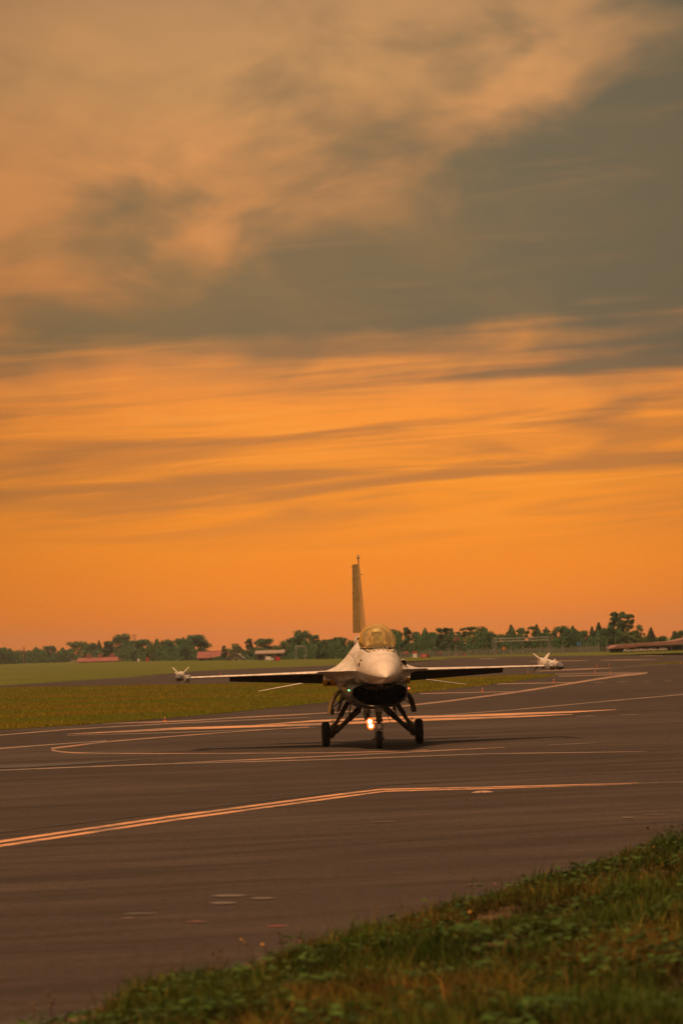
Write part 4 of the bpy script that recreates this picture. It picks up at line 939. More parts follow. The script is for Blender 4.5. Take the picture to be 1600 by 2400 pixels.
T = [
 (4, 1517, 44, 'round', 'tree cut by the left edge of the picture, first of the left treeline'),
 (40, 1524, 46, 'broad', 'low wide tree second from the left picture edge'),
 (82, 1521, 50, 'broad', 'low wide tree below the thin dead trunk at far left'),
 (117, 1516, 34, 'round', 'small rounded tree bulging above the low hedge at far left'),
 (147, 1527, 36, 'broad', 'lowest tree in the dip left of the olive tree'),
 (184, 1506, 66, 'broad', 'wide olive coloured tree just left of the low red roof'),
 (219, 1511, 34, 'round', 'round tree behind the left end of the low red roof'),
 (234, 1505, 22, 'spire', 'pointed dark tree behind the low red roof'),
 (254, 1506, 30, 'tall', 'slim upright tree behind the middle of the low red roof'),
 (284, 1491, 46, 'round', 'tall leaning round tree behind the right end of the low red roof'),
 (310, 1506, 38, 'round', 'tree at the foot of the thin lattice mast'),
 (336, 1503, 44, 'round', 'tree immediately right of the thin lattice mast'),
 (366, 1511, 40, 'broad', 'lower tree in the gap right of the lattice mast'),
 (391, 1504, 38, 'round', 'tree at the left end of the tall clump left of the red hangar'),
 (418, 1502, 44, 'round', 'middle tree of the tall clump left of the red hangar'),
 (456, 1493, 58, 'round', 'largest dark round tree touching the left end of the red hangar'),
 (526, 1517, 14, 'tall', 'small lone tree rising over the red hangar roof'),
 (552, 1513, 34, 'broad', 'tree behind the grey gable of the red hangar'),
 (586, 1501, 24, 'tall', 'narrow dark tree between the red hangar and the pale shed'),
 (621, 1501, 46, 'round', 'round tree rising behind the pale shed'),
 (652, 1517, 28, 'broad', 'low tree right behind the red box by the pale shed'),
 (688, 1499, 46, 'round', 'tree left of the tall crown near the left wing'),
 (711, 1483, 46, 'round', 'tallest tree crown between the pale shed and the jet'),
 (738, 1493, 34, 'tall', 'tree just right of the tallest crown near the left wing'),
 (766, 1503, 40, 'round', 'tree second left from the jet fuselage'),
 (797, 1499, 42, 'round', 'tree standing just left of the tail fin'),
 (824, 1503, 26, 'broad', 'tree partly hidden behind the jet fuselage on its left'),
 (926, 1480, 42, 'round', 'tree touching the right side of the canopy'),
 (954, 1474, 28, 'tall', 'dark upright tree first right of the canopy'),
 (980, 1487, 34, 'round', 'low rounded tree above the red roofed cabinets'),
 (994, 1481, 20, 'spire', 'thin pointed tree above the dark red sign box'),
 (1014, 1487, 40, 'round', 'rounded tree just right of the red sign box'),
 (1042, 1476, 46, 'tall', 'peaked tree left of the small red roof among the trees'),
 (1062, 1494, 24, 'round', 'small tree directly left of the small red roof'),
 (1102, 1476, 62, 'airy', 'left half of the big spreading tree left of the gantry'),
 (1128, 1473, 66, 'broad', 'big spreading tree standing left of the gantry'),
 (1152, 1487, 30, 'round', 'tree directly behind the left gantry post'),
 (1178, 1490, 42, 'broad', 'low tree under the left end of the gantry beam'),
 (1199, 1470, 34, 'spire', 'pointed conifer rising above the left of the gantry beam'),
 (1221, 1476, 26, 'tall', 'slim tree above the middle of the gantry beam'),
 (1246, 1474, 44, 'airy', 'loose tree above the right half of the gantry beam'),
 (1259, 1469, 26, 'spire', 'second pointed conifer over the right of the gantry beam'),
 (1283, 1482, 34, 'airy', 'thin tree at the right gantry post'),
 (1315, 1473, 44, 'round', 'dark round tree right of the gantry'),
 (1340, 1478, 38, 'round', 'tree behind and left of the blue sign'),
 (1364, 1484, 36, 'round', 'tree right behind the blue sign'),
 (1388, 1474, 26, 'spire', 'dark conifer right of the blue sign'),
 (1404, 1464, 32, 'spire', 'taller conifer second right of the blue sign'),
 (1430, 1470, 40, 'round', 'bushy tree at the left foot of the tallest tree'),
 (1449, 1440, 44, 'tall', 'tallest tree of the scene with a bare spike, right background'),
 (1474, 1447, 56, 'airy', 'airy tree leaning right beside the tallest tree'),
 (1460, 1482, 90, 'broad', 'broad dense tree below the tallest tree, behind the carport'),
 (1501, 1479, 24, 'airy', 'thin tree at the right end of the tall clump by the carport'),
 (1526, 1476, 28, 'spire', 'lone pointed conifer rising behind the carport roof'),
 (1549, 1496, 26, 'round', 'low bush-like tree peeping over the carport roof'),
 (1581, 1484, 14, 'round', 'small ball-shaped tree above the carport roof near the right edge'),
 (1597, 1482, 22, 'round', 'tree cut by the right edge of the picture above the roof'),
]
for i, t in enumerate(T): tree(*t[:5], back=0.03 + 0.05 * ((i * 7) % 4) / 3)
# thin dead trunk and lattice mast that stand up out of the left treeline
p, m = far(57, 1552.5); o = tag(empty('dead_tree', p * 1.02), 'thin bare dead trunk sticking up from the far left treeline', 'tree'); h = 41 * m
MB().path([Vector((0, 0, 0)), Vector((.3, 0, h * .5)), Vector((.1, 0, h))], [.5, .35, .12], 7).build('trunk', BARK, o, 40)
MB().path([Vector((.2, 0, h * .7)), Vector((-1.0, .2, h * .82)), Vector((-1.3, .2, h * .9))], [.15, .1, .05], 5).build('branch', BARK, o, 40)
p, m = far(317, 1550.4); o = tag(empty('lattice_mast', p * 1.04), 'thin lattice mast rising from the trees behind the low red roof', 'mast'); h = 65 * m
lm = MB()
for sx in (-1, 1):
    for sy in (-1, 1): lm.tube((sx * .55, sy * .55, 0), (sx * .35, sy * .35, h), .07, .05, 5)
for k in range(10):
    z0, z1 = h * k / 10, h * (k + 1) / 10; w0 = .55 - .2 * k / 10
    for a, b in (((-1, -1), (1, -1)), ((1, -1), (1, 1)), ((1, 1), (-1, 1)), ((-1, 1), (-1, -1))): lm.tube((a[0] * w0, a[1] * w0, z0), (b[0] * w0, b[1] * w0, z1), .03, .03, 4)
lm.build('lattice', GALV, o); MB().box((0, 0, h * 0.97), (1.7, 1.7, .12)).build('platform', GALV, o)

# undergrowth that closes the treeline at its foot
def undergrowth():
    n = 150000; px = RNG.uniform(-40, 1640, n); by = np.array([base_y(q_) for q_ in px])
    hmax = np.interp(px, [0, 150, 200, 300, 460, 470, 670, 690, 840, 920, 1400, 1430, 1600], [34, 32, 22, 42, 50, 7, 7, 44, 44, 60, 54, 20, 12]) * (0.75 + 0.25 * np.sin(px * .09) + .15 * np.sin(px * .31))
    v = np.array([ray(a, b) for a, b in zip(px, by)]); D = np.minimum(-EYE / np.minimum(v[:, 2], -1e-6), 1900.0) * (1.025 + RNG.uniform(0, .03, n))
    D = np.where((px > 1425), D * 1.06, D)
    X = v[:, 0] * D; mpp = D / FPX; Z = hmax * mpp * RNG.uniform(0, 1, n) ** .8
    P = np.stack([X, D, Z], 1); s_ = 1.7 * mpp * RNG.uniform(.5, 1.2, n)
    a1 = RNG.normal(size=(n, 3)); a1 /= np.linalg.norm(a1, axis=1)[:, None]; a2 = np.cross(a1, RNG.normal(size=(n, 3))); a2 /= np.linalg.norm(a2, axis=1)[:, None]
    V = np.stack([P - a1 * s_[:, None], P + a2 * s_[:, None], P + a1 * s_[:, None], P - a2 * s_[:, None]], 1).reshape(-1, 3); V[:, 2] = np.maximum(V[:, 2], 0)
    tone = RNG.uniform(.5, 1.4, n)[:, None]; c = np.array([[.064, .140, .060]]) * tone
    me = fast_mesh('undergrowth', V, 4, np.arange(4 * n), LEAF, np.repeat(np.concatenate([c, np.ones((n, 1))], 1), 4, 0))
    tag(link('undergrowth', me), 'dark green undergrowth filling the foot of the far treeline', 'undergrowth', kind='stuff')
undergrowth()
# dry grass fringe where the field meets the trees
# ------------------------------------------------------------------ buildings and boundary furniture
def at(px, by, k=0.99):
    p, m = far(px, by); return p * k, m * k
def gable(name, x0, x1, eave, ridge, by, depth, roofm, wallm, label, cat_='building', doors=0, gable_end=None):
    cx = (x0 + x1) / 2; p, m = at(cx, by); w = (x1 - x0) * m; he = (by - eave) * m; hr = (by - ridge) * m; d = depth
    o = tag(empty(name, p), label, cat_)
    MB().prism([(-d / 2, 0), (d / 2, 0), (d / 2, he), (0, hr - .15), (-d / 2, he)], -w / 2 + .3, w / 2 - .3, axis='x').build('wall', wallm, o)
    rf = MB(); t = .18
    rf.prism([(-d / 2 - .5, he - .1), (0, hr), (d / 2 + .5, he - .1), (d / 2 + .5, he - .1 + t), (0, hr + t), (-d / 2 - .5, he - .1 + t)], -w / 2, w / 2, axis='x'); ro = rf.build('roof', roofm, o)
    MB().box((0, 0, hr + t + .05), (w, .5, .12)).build('ridge_cap', roofm, ro)
    n = max(1, doors)
    for k in range(doors):
        xx = -w / 2 + w * (k + .6) / (doors + .2); MB().box((xx, -d / 2 - .04, he * .42), (w / (doors + .4) * .62, .1, he * .8)).build('door', DARKW, o)
    return o, w, he, hr, m
o, w, he, hr, m = gable('farm_building', 184, 300, 1549.5, 1541.5, 1551.2, 16, ROOF, WALLP, 'long low building with faded red roof below the far left trees', doors=4)
for x in (-.28, -.05, .2):
    q_ = MB(); q_.box((w * x, 0, hr + .7), (1.6, 1.6, 1.5)); q_.build('roof_vent', ROOF, o)
p, m = at(178, 1551.5, .985); o = tag(empty('earth_shelter', p), 'small grey shelter at the left end of the low red roof', 'shelter')
MB().prism([(-18 * m, 0), (-8 * m, 4.2 * m), (2 * m, 5.4 * m), (10 * m, 4.5 * m), (18 * m, 0)], -3, 3).build('mound', WALLP, o)
MB().box((1, -3.05, 1.6 * m), (8 * m, .1, 2.6 * m)).build('opening', DARKW, o)
o, w, he, hr, m = gable('hangar', 464, 556, 1541, 1527.5, 1546.6, 22, ROOF, WALLP, 'red roofed hangar beside the big dark tree, left background', doors=4)
p, m = at(553, 1546.8, .975); o = tag(empty('grey_annex', p), 'pale grey gabled annex at the right end of the red hangar', 'building')
MB().prism([(-22 * m, 0), (22 * m, 0), (20 * m, 3 * m), (4 * m, 16 * m), (-4 * m, 16 * m), (-20 * m, 3.5 * m)], -6, 6).build('wall', WALLP, o)
rf = MB()
for s in (-1, 1): rf.prism([(s * 20.8 * m, 3 * m), (s * 4 * m, 16.2 * m), (s * 4 * m, 16.9 * m), (s * 21.2 * m, 3.6 * m)], -6.4, 6.4)
rf.box((0, 0, 16.5 * m), (8.4 * m, 12.8, .5 * m)); rf.build('roof', simple('grey_roof', (.27, .25, .22), .8), o)
MB().box((2 * m, -6.06, 2.2 * m), (7 * m, .12, 4.4 * m)).build('door', DARKW, o)
o, w, he, hr, m = gable('pale_shed', 599, 668, 1531, 1525.5, 1546, 14, simple('shed_roof', (.26, .2, .16), .8), simple('shed_wall', (.30, .23, .18), .85), 'low beige shed behind the white van and red box', doors=3)
p, m = at(1071, 1540, 1.10); o = tag(empty('roofed_house', p), 'small red roof peeping between the trees left of the big spreading tree', 'building')
MB().box((0, 0, 18 * m), (13 * m, 8, 36 * m)).build('wall', WALLP, o); MB().prism([(-9 * m, 35 * m), (9 * m, 35 * m), (3 * m, 45 * m), (-5 * m, 45 * m)], -5, 5).build('roof', ROOF, o); MB().box((2 * m, -4.06, 26 * m), (3 * m, .1, 4 * m)).build('window', DARKW, o)

# carport with covered cars at the right
p, m = at(1515, 1526, .985); W = 190 * m
cp = tag(empty('carport', p, R(2)), 'long open carport with brown sheet roof at the right edge', 'carport')
MB().prism([(-W * .45, 11.0 * m), (W * .62, 11.0 * m + 4.0 * m), (W * .62, 33 * m), (W * .30, 21.5 * m), (-W * .38, 17.2 * m)], -4, 9).build('roof', ROOFB, cp)
MB().prism([(-W * .50, 8.8 * m), (-W * .18, 10.2 * m), (-W * .18, 11.4 * m), (-W * .48, 10.4 * m)], -6, -1).build('lower_roof', ROOFB, cp)
MB().box((W * .1, 8.9, 6 * m), (W, .2, 12 * m)).build('back_wall', simple('carport_wall', (.10, .10, .08), .9), cp)
for k in range(8):
    x = -W * .42 + W * k / 7.2; MB().box((x, -3.6, 6.5 * m), (.16, .16, 13 * m)).build('post', GALV, cp)
carbody = MB()
prof = [(-2.1, .35), (2.1, .35), (2.15, .75), (1.5, .92), (.75, 1.42), (-.95, 1.45), (-1.9, .98), (-2.15, .8)]
carbody.prism(prof, -.82, .82)
carme = carbody.mesh('body', simple('dusty_car_paint', (.42, .38, .32), .6), 40)
winme = MB().prism([(1.30, .97), (.72, 1.36), (-.9, 1.39), (-1.6, 1.0)], -.84, .84).mesh('window_band', GLASSD)
whme = MB().lathe([(-.1, .001), (-.1, .2), (-.1, .32), (.1, .32), (.1, .2), (.1, .001)], (0, 0, 0), (0, 1, 0), 16).mesh('wheel', RUBBER, 40)
cl = ['first pale car from the left under the carport roof', 'second pale car from the left in front of the carport', 'middle pale car of the five at the carport', 'fourth pale car from the left at the carport', 'rightmost pale car of the five at the carport']
for k, (px, by) in enumerate(((1470, 1524.6), (1490, 1524.0), (1509, 1523.6), (1530, 1523.0), (1552, 1522.4))):
    v_ = ray(px, by); p = Vector((v_[0] * 813.0, 813.0, 0)); m = 813.0 / FPX; sc = 20.5 * m / 4.3
    o = tag(empty('parked_car', p, R([3, 178, 4, 1, 182][k])), cl[k], 'car', 'cars parked at the carport'); o.scale = (sc, sc, sc * 1.12)
    link('body', carme, o); link('window_band', winme, o)
    for x in (-1.3, 1.3):
        for y in (-.76, .76): c = link('wheel', whme, o); c.location = (x, y, .32)
# white cabinet left of the carport
def cabinet(px, by, wpx, hpx, topm, bodym, label, top_frac=.35, dark=False):
    p, m = at(px, by, .975); w, h = wpx * m, hpx * m; o = tag(empty('roadside_cabinet', p), label, 'cabinet')
    MB().box((0, 0, h * (1 - top_frac) / 2), (w * .86, w * .6, h * (1 - top_frac)), bev=.03 * w).build('cabinet_body', bodym, o)
    MB().prism([(-w / 2, h * (1 - top_frac)), (w / 2, h * (1 - top_frac)), (w * .46, h), (-w * .46, h)], -w * .35, w * .35).build('cabinet_roof', topm, o)
    return o
cabinet(1436, 1527.4, 11, 8, WALLP, WALLP, 'small pale concrete block at the left end of the carport', .2)
cabinet(950, 1540.2, 14, 13.5, REDP, DARKW, 'dark cabinet with red roof, nearest the jet canopy', .3)
cabinet(972, 1540.5, 11, 14.5, REDP, WHITEP, 'white cabinet with red roof between the two red boxes', .3)
cabinet(1088, 1536.8, 5, 3.5, ORANGEP, REDP, 'tiny red box at the foot of the fence left of the gantry', .3)
# red sign box with pale characters and a dark right end
p, m = at(997, 1541.2, .97); sg = tag(empty('runway_sign', p), 'wide red sign box with a dark end standing on the grass right of the cabinets', 'sign')
MB().box((-4 * m, 0, 4.8 * m), (15 * m, .4, 7.6 * m), bev=.05).build('sign_face', REDP, sg); MB().box((7.8 * m, 0, 4.8 * m), (7.6 * m, .4, 7.6 * m), bev=.05).build('dark_face', CHAR, sg)
for x in (-6, -3.4, -1.2): MB().box((x * m, -.22, 4.8 * m), (.8 * m, .03, 3.6 * m)).build('white_stroke', WHITEP, sg)
MB().box((8.2 * m, -.22, 5 * m), (1.0 * m, .03, 3.4 * m)).build('yellow_stroke', YELLOW, sg)
for x in (-9, 9): MB().box((x * m, 0, .6 * m), (.12, .12, 1.2 * m)).build('leg', GALV, sg)
# white van and red box by the shed
p, m = at(632, 1547.6, .97); o = tag(empty('white_van', p), 'white van parked in front of the beige shed', 'van')
MB().prism([(-9.5 * m, 1.4 * m), (9 * m, 1.4 * m), (9.4 * m, 4.8 * m), (6.8 * m, 5.6 * m), (4.8 * m, 9.6 * m), (-9.2 * m, 9.8 * m)], -.9, .9).build('body', WHITEP, o)
MB().prism([(5.0 * m, 5.8 * m), (6.3 * m, 5.8 * m), (4.5 * m, 8.8 * m), (2.2 * m, 8.8 * m), (2.2 * m, 5.8 * m)], -.93, .93).build('cab_window', GLASSD, o)
for x in (-5.5, 5.5): c = MB().lathe([(-1, .001), (-1, 1.6 * m), (1, 1.6 * m), (1, .001)], (x * m, 0, 1.6 * m), (0, 1, 0), 14).build('wheel', RUBBER, o, 40)
p, m = at(650, 1548.2, .965); o = tag(empty('red_container', p), 'bright red box container right of the white van', 'container')
MB().box((0, 0, 4.9 * m), (12.5 * m, 2.4, 8.6 * m), bev=.05).build('container_body', REDP, o); MB().box((-5 * m, -1.24, 4.8 * m), (3.0 * m, .06, 7.2 * m)).build('door', DARKW, o)
for x in (-5, 5): MB().box((x * m, 0, .35 * m), (1 * m, 2.2, .7 * m)).build('skid', CHAR, o)
for px, by, w, h, mt, lb in ((325, 1550, 6, 7, WHITEP, 'small white box among the trees right of the low red roof'), (346, 1550, 7, 9, REDP, 'small red box among the trees right of the low red roof')):
    cabinet(px, by, w, h, mt, mt, lb, .2)
# gantries
def gantry(x0, x1, ytop, by, label, dbl):
    p, m = at((x0 + x1) / 2, by, .985); W = (x1 - x0) * m; H = (by - ytop) * m; o = tag(empty('gantry', p, R(1)), label, 'gantry')
    for sx in (-1, 1):
        k = MB(); xx = sx * W / 2
        for dx in (-.22, .22): k.tube((xx + dx, 0, 0), (xx + dx, 0, H), .07, .07, 6)
        for j in range(8): k.tube((xx - .22, 0, H * j / 8), (xx + .22, 0, H * (j + 1) / 8), .03, .03, 4)
        k.build('post', GALV, o)
    for dz in ((0, -.5) if dbl else (0,)): MB().tube((-W / 2, 0, H + dz), (W / 2, 0, H + dz), .08, .08, 6).build('beam', GALV, o)
    k = MB(); n = 20
    for j in range(n): k.tube((-W / 2 + W * j / n, 0, H - (.5 if j % 2 else 0)), (-W / 2 + W * (j + 1) / n, 0, H - (0 if j % 2 else .5)), .025, .025, 4)
    k.build('lacing', GALV, o)
gantry(1157, 1286, 1495, 1534.5, 'wide steel gantry spanning the fence line right of the big tree', True)
gantry(694, 717, 1514, 1545.5, 'faint narrow steel portal in front of the trees left of the jet', False)
# signs on posts
def post_sign(px, by, ytop, shape, size, mt, label):
    p, m = at(px, by, .972); h = (by - ytop) * m; o = tag(empty('post_sign', p), label, 'sign')
    MB().tube((0, 0, 0), (0, 0, h), .045, .045, 8).build('post', GALV, o)
    if shape == 'disc': MB().lathe([(-.05, .001), (-.05, size * m / 2), (.0, size * m / 2), (0, .001)], (0, -.06, h), (0, 1, 0), 18).build('sign_plate', mt, o)
    else: MB().box((0, -.07, h), (size * m, .05, size * m * .92), bev=.01).build('sign_plate', mt, o)
post_sign(1180, 1535, 1518.5, 'disc', 6.5, ORANGEP, 'round orange red sign on a post under the gantry')
post_sign(1356, 1530, 1508, 'square', 9, BLUEP, 'square blue sign on a post in front of the trees')
post_sign(1031, 1539, 1529.5, 'disc', 4.5, REDP, 'small round red sign by the fence right of the red sign box')

# ------------------------------------------------------------------ boundary fence: every post its own piece
fx = np.arange(936, 1650, 7.3); fence = tag(empty('boundary_fence', far(1250, 1535)[0]), 'tall wire mesh fence with closely set pale posts along the right background', 'fence')
fo = fence.location.copy(); PT = []
for i, px in enumerate(fx):
    by = base_y(px) - .3; p, m = far(px, by); p = p * .99; hpx = 17 + 3.5 * math.sin(i * 1.7) * (i % 3 == 0); PT.append((p, hpx * m))
postme = MB().tube((0, 0, 0), (0, 0, 1), .055, .05, 6).mesh('post', GALV, 40)
for p, h in PT:
    o = link('post', postme, fence); o.location = p - fo; o.scale = (1, 1, h)
def m_mesh():
    m = bpy.data.materials.new('wire_mesh'); m.use_nodes = True; g = NT(m.node_tree); g.n.clear()
    out = g.node('ShaderNodeOutputMaterial'); tr = g.node('ShaderNodeBsdfTransparent'); df = g.node('ShaderNodeBsdfDiffuse'); df.inputs[0].default_value = (.33, .32, .29, 1)
    mx = g.node('ShaderNodeMixShader'); mx.inputs[0].default_value = .26; g.l.new(tr.outputs[0], mx.inputs[1]); g.l.new(df.outputs[0], mx.inputs[2]); g.l.new(mx.outputs[0], out.inputs[0]); return m
WIRE = m_mesh()
for k in range(0, len(PT) - 1):
    (p0, h0), (p1, h1) = PT[k], PT[k + 1]; a, b_ = p0 - fo, p1 - fo; h = min(h0, h1) * .82
    mb = MB(); mb.add([a, b_, b_ + Vector((0, 0, h)), a + Vector((0, 0, h))], [(0, 1, 2, 3)]); mb.build('wire_panel', WIRE, fence)
# lamp posts along the fence
PL = [(938, 1517, 'thin lamp post above the dark cabinet beside the canopy'), (1001, 1517, 'thin lamp post rising over the red sign box'), (1051, 1511, 'thin lamp post below the peaked tree'), (1068, 1513, 'thin lamp post under the small red roof'),
      (1140, 1508, 'lamp post just left of the gantry'), (1163, 1494, 'tall slim pole beside the left gantry post'), (1197, 1505, 'slim pole under the left part of the gantry beam'), (1225, 1505, 'slim pole under the middle of the gantry beam'), (1268, 1501, 'slim pole under the right part of the gantry beam'),
      (1293, 1500, 'slim pole just right of the gantry'), (1319, 1502, 'slim pole between gantry and blue sign'), (1361, 1499, 'slim pole touching the blue sign'), (1376, 1505, 'slim pole right of the blue sign'), (1402, 1497, 'slim pole below the taller conifer'), (1422, 1499, 'slim pole left of the carport'), (1442, 1495, 'slim pole in front of the tallest tree'), (1542, 1495, 'slim pole standing before the carport roof')]
for i, (px, ty, lb) in enumerate(PL):
    by = base_y(px); p, m = far(px, by); p = p * .98; h = (by - ty) * m * .98; o = tag(empty('lamp_post', p), lb, 'lamp post', 'slim posts along the fence')
    MB().path([Vector((0, 0, 0)), Vector((0, 0, h * .5)), Vector((0, 0, h))], [.10, .08, .06], 8).build('pole', GALV, o, 40); MB().box((0, -.2, h), (.25, .7, .12), bev=.03).build('lamp_head', GALV, o); MB().box((0, 0, .1), (.3, .3, .2), bev=.03).build('base', GALV, o)

# ------------------------------------------------------------------ taxiway lights and small things on the asphalt
LENS = simple('lamp_lens', (.40, .24, .17), .35)
def edge_light(px, by, hpx, label):
    p = Vector(gnd(px, by)); m = p.y / FPX; h = hpx * m; o = tag(empty('edge_light', p), label, 'edge light', 'taxiway edge lights')
    h *= .8; MB().lathe([(0, .08), (.015, .08), (.02, .04)], (0, 0, 0), (0, 0, 1), 14).build('base', ORANGEP, o, 40)
    MB().tube((0, 0, .02), (0, 0, h * .62), .03, .028, 10).build('stem', ORANGEP, o, 40)
    MB().lathe([(h * .60, .036), (h * .66, .042), (h * .85, .038), (h * .97, .022), (h, .004)], (0, 0, 0), (0, 0, 1), 14).build('lens', LENS, o, 60)
for a in ((387, 1690, 11, 'orange edge light at the near margin of the grass island, far left'), (1130, 1622, 13, 'orange edge light beside the diagonal line, right of the jet'), (1297, 1600, 11, 'orange edge light just beyond the tip of the grass island'),
          (1393, 1577.5, 8, 'orange edge light at the hairpin lines, left of its pair'), (1429, 1579.5, 9, 'orange edge light on the hairpin lines near the right'), (1397, 1562, 7, 'small edge light right of the right missile'), (1427, 1560.5, 7, 'small edge light second right of the right missile'), (1236, 1577, 6, 'small edge light below the right wingtip'), (517, 1580, 7, 'small edge light on the far lane above the left wing'), (1593, 1556, 6, 'small edge light by the grass strip at the right edge')): edge_light(*a)
p = Vector(gnd(1130, 1857)); fx_ = tag(empty('inset_light', p), 'flat pale inset light in the asphalt below the near line', 'pavement light')
MB().lathe([(0.003, .19), (.007, .185), (.011, .15), (.013, .14)], (0, 0, 0), (0, 0, 1), 28).build('rim', LENS, fx_, 40)
MB().lathe([(0.012, .145), (.020, .11), (.026, .05), (.027, .001)], (0, 0, 0), (0, 0, 1), 24).build('lens_dome', LENS, fx_, 60)
for a in (0.4, 2.5, 4.6): MB().lathe([(0, .014), (.008, .014), (.010, .001)], (.178 * math.cos(a), .178 * math.sin(a), .012), (0, 0, 1), 8).build('bolt', CHAR, fx_)

# a bird high over the field
v = ray(992, 949); bp = Vector(CAM + v * 1750)
bd_ = tag(empty('bird', bp, R(20)), 'tiny dark bird gliding above the orange streaks', 'bird')
MB().lathe([(-.17, .005), (-.14, .03), (-.05, .055), (.06, .045), (.16, .02), (.24, .03), (.26, .004)], (0, 0, 0), (1, 0, .1), 12).build('body', CHAR, bd_, 60)
for s in (-1, 1):
    w = MB(); w.add([(-.08, s * .03, .02), (.06, s * .03, .02), (.05, s * .25, .10), (.08, s * .48, .06), (-.02, s * .40, .09), (-.07, s * .2, .09)], [(0, 1, 2, 5), (5, 2, 3, 4)]); w.add([(-.08, s * .03, .01), (.06, s * .03, .01), (.05, s * .25, .09), (.08, s * .48, .055), (-.02, s * .40, .08), (-.07, s * .2, .08)], [(0, 5, 2, 1), (5, 4, 3, 2)]); w.build('wing', CHAR, bd_)

# ------------------------------------------------------------------ near verge: raised soil bank with grass, weeds and flowers
def bank_h(x, y):
    d = np.maximum(0, x - edge_x(y)); 
    bumps = .045 * np.sin(x * 1.9 + y * .7) + .04 * np.sin(y * 1.25 - x * .8 + 1.0) + .03 * np.sin(x * 4.1 + 2) * np.sin(y * 2.3)
    rise = np.interp(d, [0, .25, .9, 2.2, 5, 12], [0, .015, .07, .17, .30, .40])
    return .006 + rise + bumps * np.clip(d / 1.1, 0, 1)
ny, nd = 170, 44; yy = np.linspace(22, 90, ny); dd_ = np.concatenate([np.linspace(-.0, 2, 20), np.linspace(2.2, 13, nd - 20)])
rows_ = []
for y in yy:
    jit = .035 * math.sin(y * 3.1) + .03 * math.sin(y * 7.7 + 1)
    rows_.append([(edge_x(y) + d + (jit + .05 if i == 0 else 0), y, float(bank_h(edge_x(y) + d, y)) if i else .002) for i, d in enumerate(dd_)])
bank = MB().grid(rows_).build('grass_bank', SOIL, None, 60); tag(bank, kind='structure')

def fore_pts(n, seed, dens_near=1.0):
    r = np.random.default_rng(seed); y = 1 / (1 / 24.0 + r.uniform(0, 1, n) * (1 / 80.0 - 1 / 24.0)); xr = y * .0725 + .9; xl = edge_x(y) + .06
    x = xl + r.uniform(0, 1, n) * np.maximum(0, xr - xl); w = np.maximum(0, xr - xl); keep = (r.uniform(0, 1, n) * 5.5 < w) & (y > 24.5)
    return x[keep], y[keep]
def cover(x, y):                          # patchy growth: bare towards the asphalt
    d = x - edge_x(y); n = np.sin(x * 3.3 + y * 1.1) * .5 + np.sin(y * 2.7 - x * 1.3 + 1.7) * .5
    lead = .24 + .22 * np.sin(y * 1.9) * np.sin(y * .53) + .16 * np.sin(y * 4.3 + 2)
    return np.clip((d - lead) / .35, 0, 1) * (.8 + .2 * n), n
x, y = fore_pts(560000, 5); cv, nn = cover(x, y); k = RNG.uniform(0, 1, len(x)) < cv; x, y, nn = x[k], y[k], nn[k]; n = len(x)
tuft = np.clip(np.sin(x * 5.1 + np.sin(y * 1.7) * 2) * np.sin(y * 3.9 + np.sin(x * 2.1) * 2), -1, 1)
clmp = np.sin(x * 2.2 + 3 * np.sin(y * .45)) * np.sin(y * 1.15 + 2 * np.sin(x * 1.1))
h = RNG.gamma(4, .017, n) * (1 + .9 * np.clip(tuft, -.5, 1) + .75 * clmp) * np.clip((x - edge_x(y)) / .5, .5, 1) + .03
dryf = np.clip(.32 + .3 * np.sin(x * 1.3 - y * .6) + .2 * np.sin(y * 1.7 + x * 2.2) + RNG.normal(0, .25, n) - .25 * tuft, 0, 1)[:, None]
gc = np.array([[.040, .070, .007]]); dc = np.array([[.17, .09, .018]])
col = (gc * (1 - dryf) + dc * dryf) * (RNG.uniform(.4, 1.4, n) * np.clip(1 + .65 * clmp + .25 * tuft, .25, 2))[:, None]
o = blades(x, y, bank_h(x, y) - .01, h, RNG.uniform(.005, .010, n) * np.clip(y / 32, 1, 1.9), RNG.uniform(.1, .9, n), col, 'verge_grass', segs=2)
tag(o, 'dense dark green and rusty grass on the near bank, bottom right', 'grass', kind='stuff')
# broad-leaved ground cover
x, y = fore_pts(60000, 9); cv, nn = cover(x, y); k = (RNG.uniform(0, 1, len(x)) < cv * .9) & (np.sin(x * 2.3 + 1) * np.sin(y * 1.6 - x) > -.05); x, y = x[k], y[k]; n = len(x)
z = bank_h(x, y) + RNG.uniform(.02, .15, n); s_ = RNG.uniform(.014, .055, n); a = RNG.uniform(0, 6.283, n); tl = RNG.uniform(-.6, .6, n)
ux = np.stack([np.cos(a), np.sin(a), tl * .5], 1) * s_[:, None]; vx = np.stack([-np.sin(a), np.cos(a), RNG.uniform(-.5, .5, n)], 1) * (s_ * .65)[:, None]; P = np.stack([x, y, z], 1)
V = np.stack([P - ux, P + vx, P + ux, P - vx], 1).reshape(-1, 3); c = np.array([[.035, .07, .012]]) * RNG.uniform(.4, 1.9, n)[:, None]
me = fast_mesh('ground_cover', V, 4, np.arange(4 * n), BLADE, np.repeat(np.concatenate([c, np.ones((n, 1))], 1), 4, 0))
tag(link('ground_cover', me), 'low broad green leaves scattered through the near grass', 'ground cover', kind='stuff')

FLW = simple('yellow_petals', (.42, .22, .02), .7); FLP = simple('pink_petals', (.45, .16, .14), .6); STEM = simple('weed_stem', (.07, .08, .025), .8); SEED = simple('seed_head', (.16, .09, .04), .8)
WLEAF = simple('weed_leaf', (.045, .075, .015), .7)
def at_verge(px, py):
    p = gnd(px, py, 0.0)
    for _ in range(6): p = gnd(px, py, float(bank_h(p[0], p[1])))
    return Vector(p)
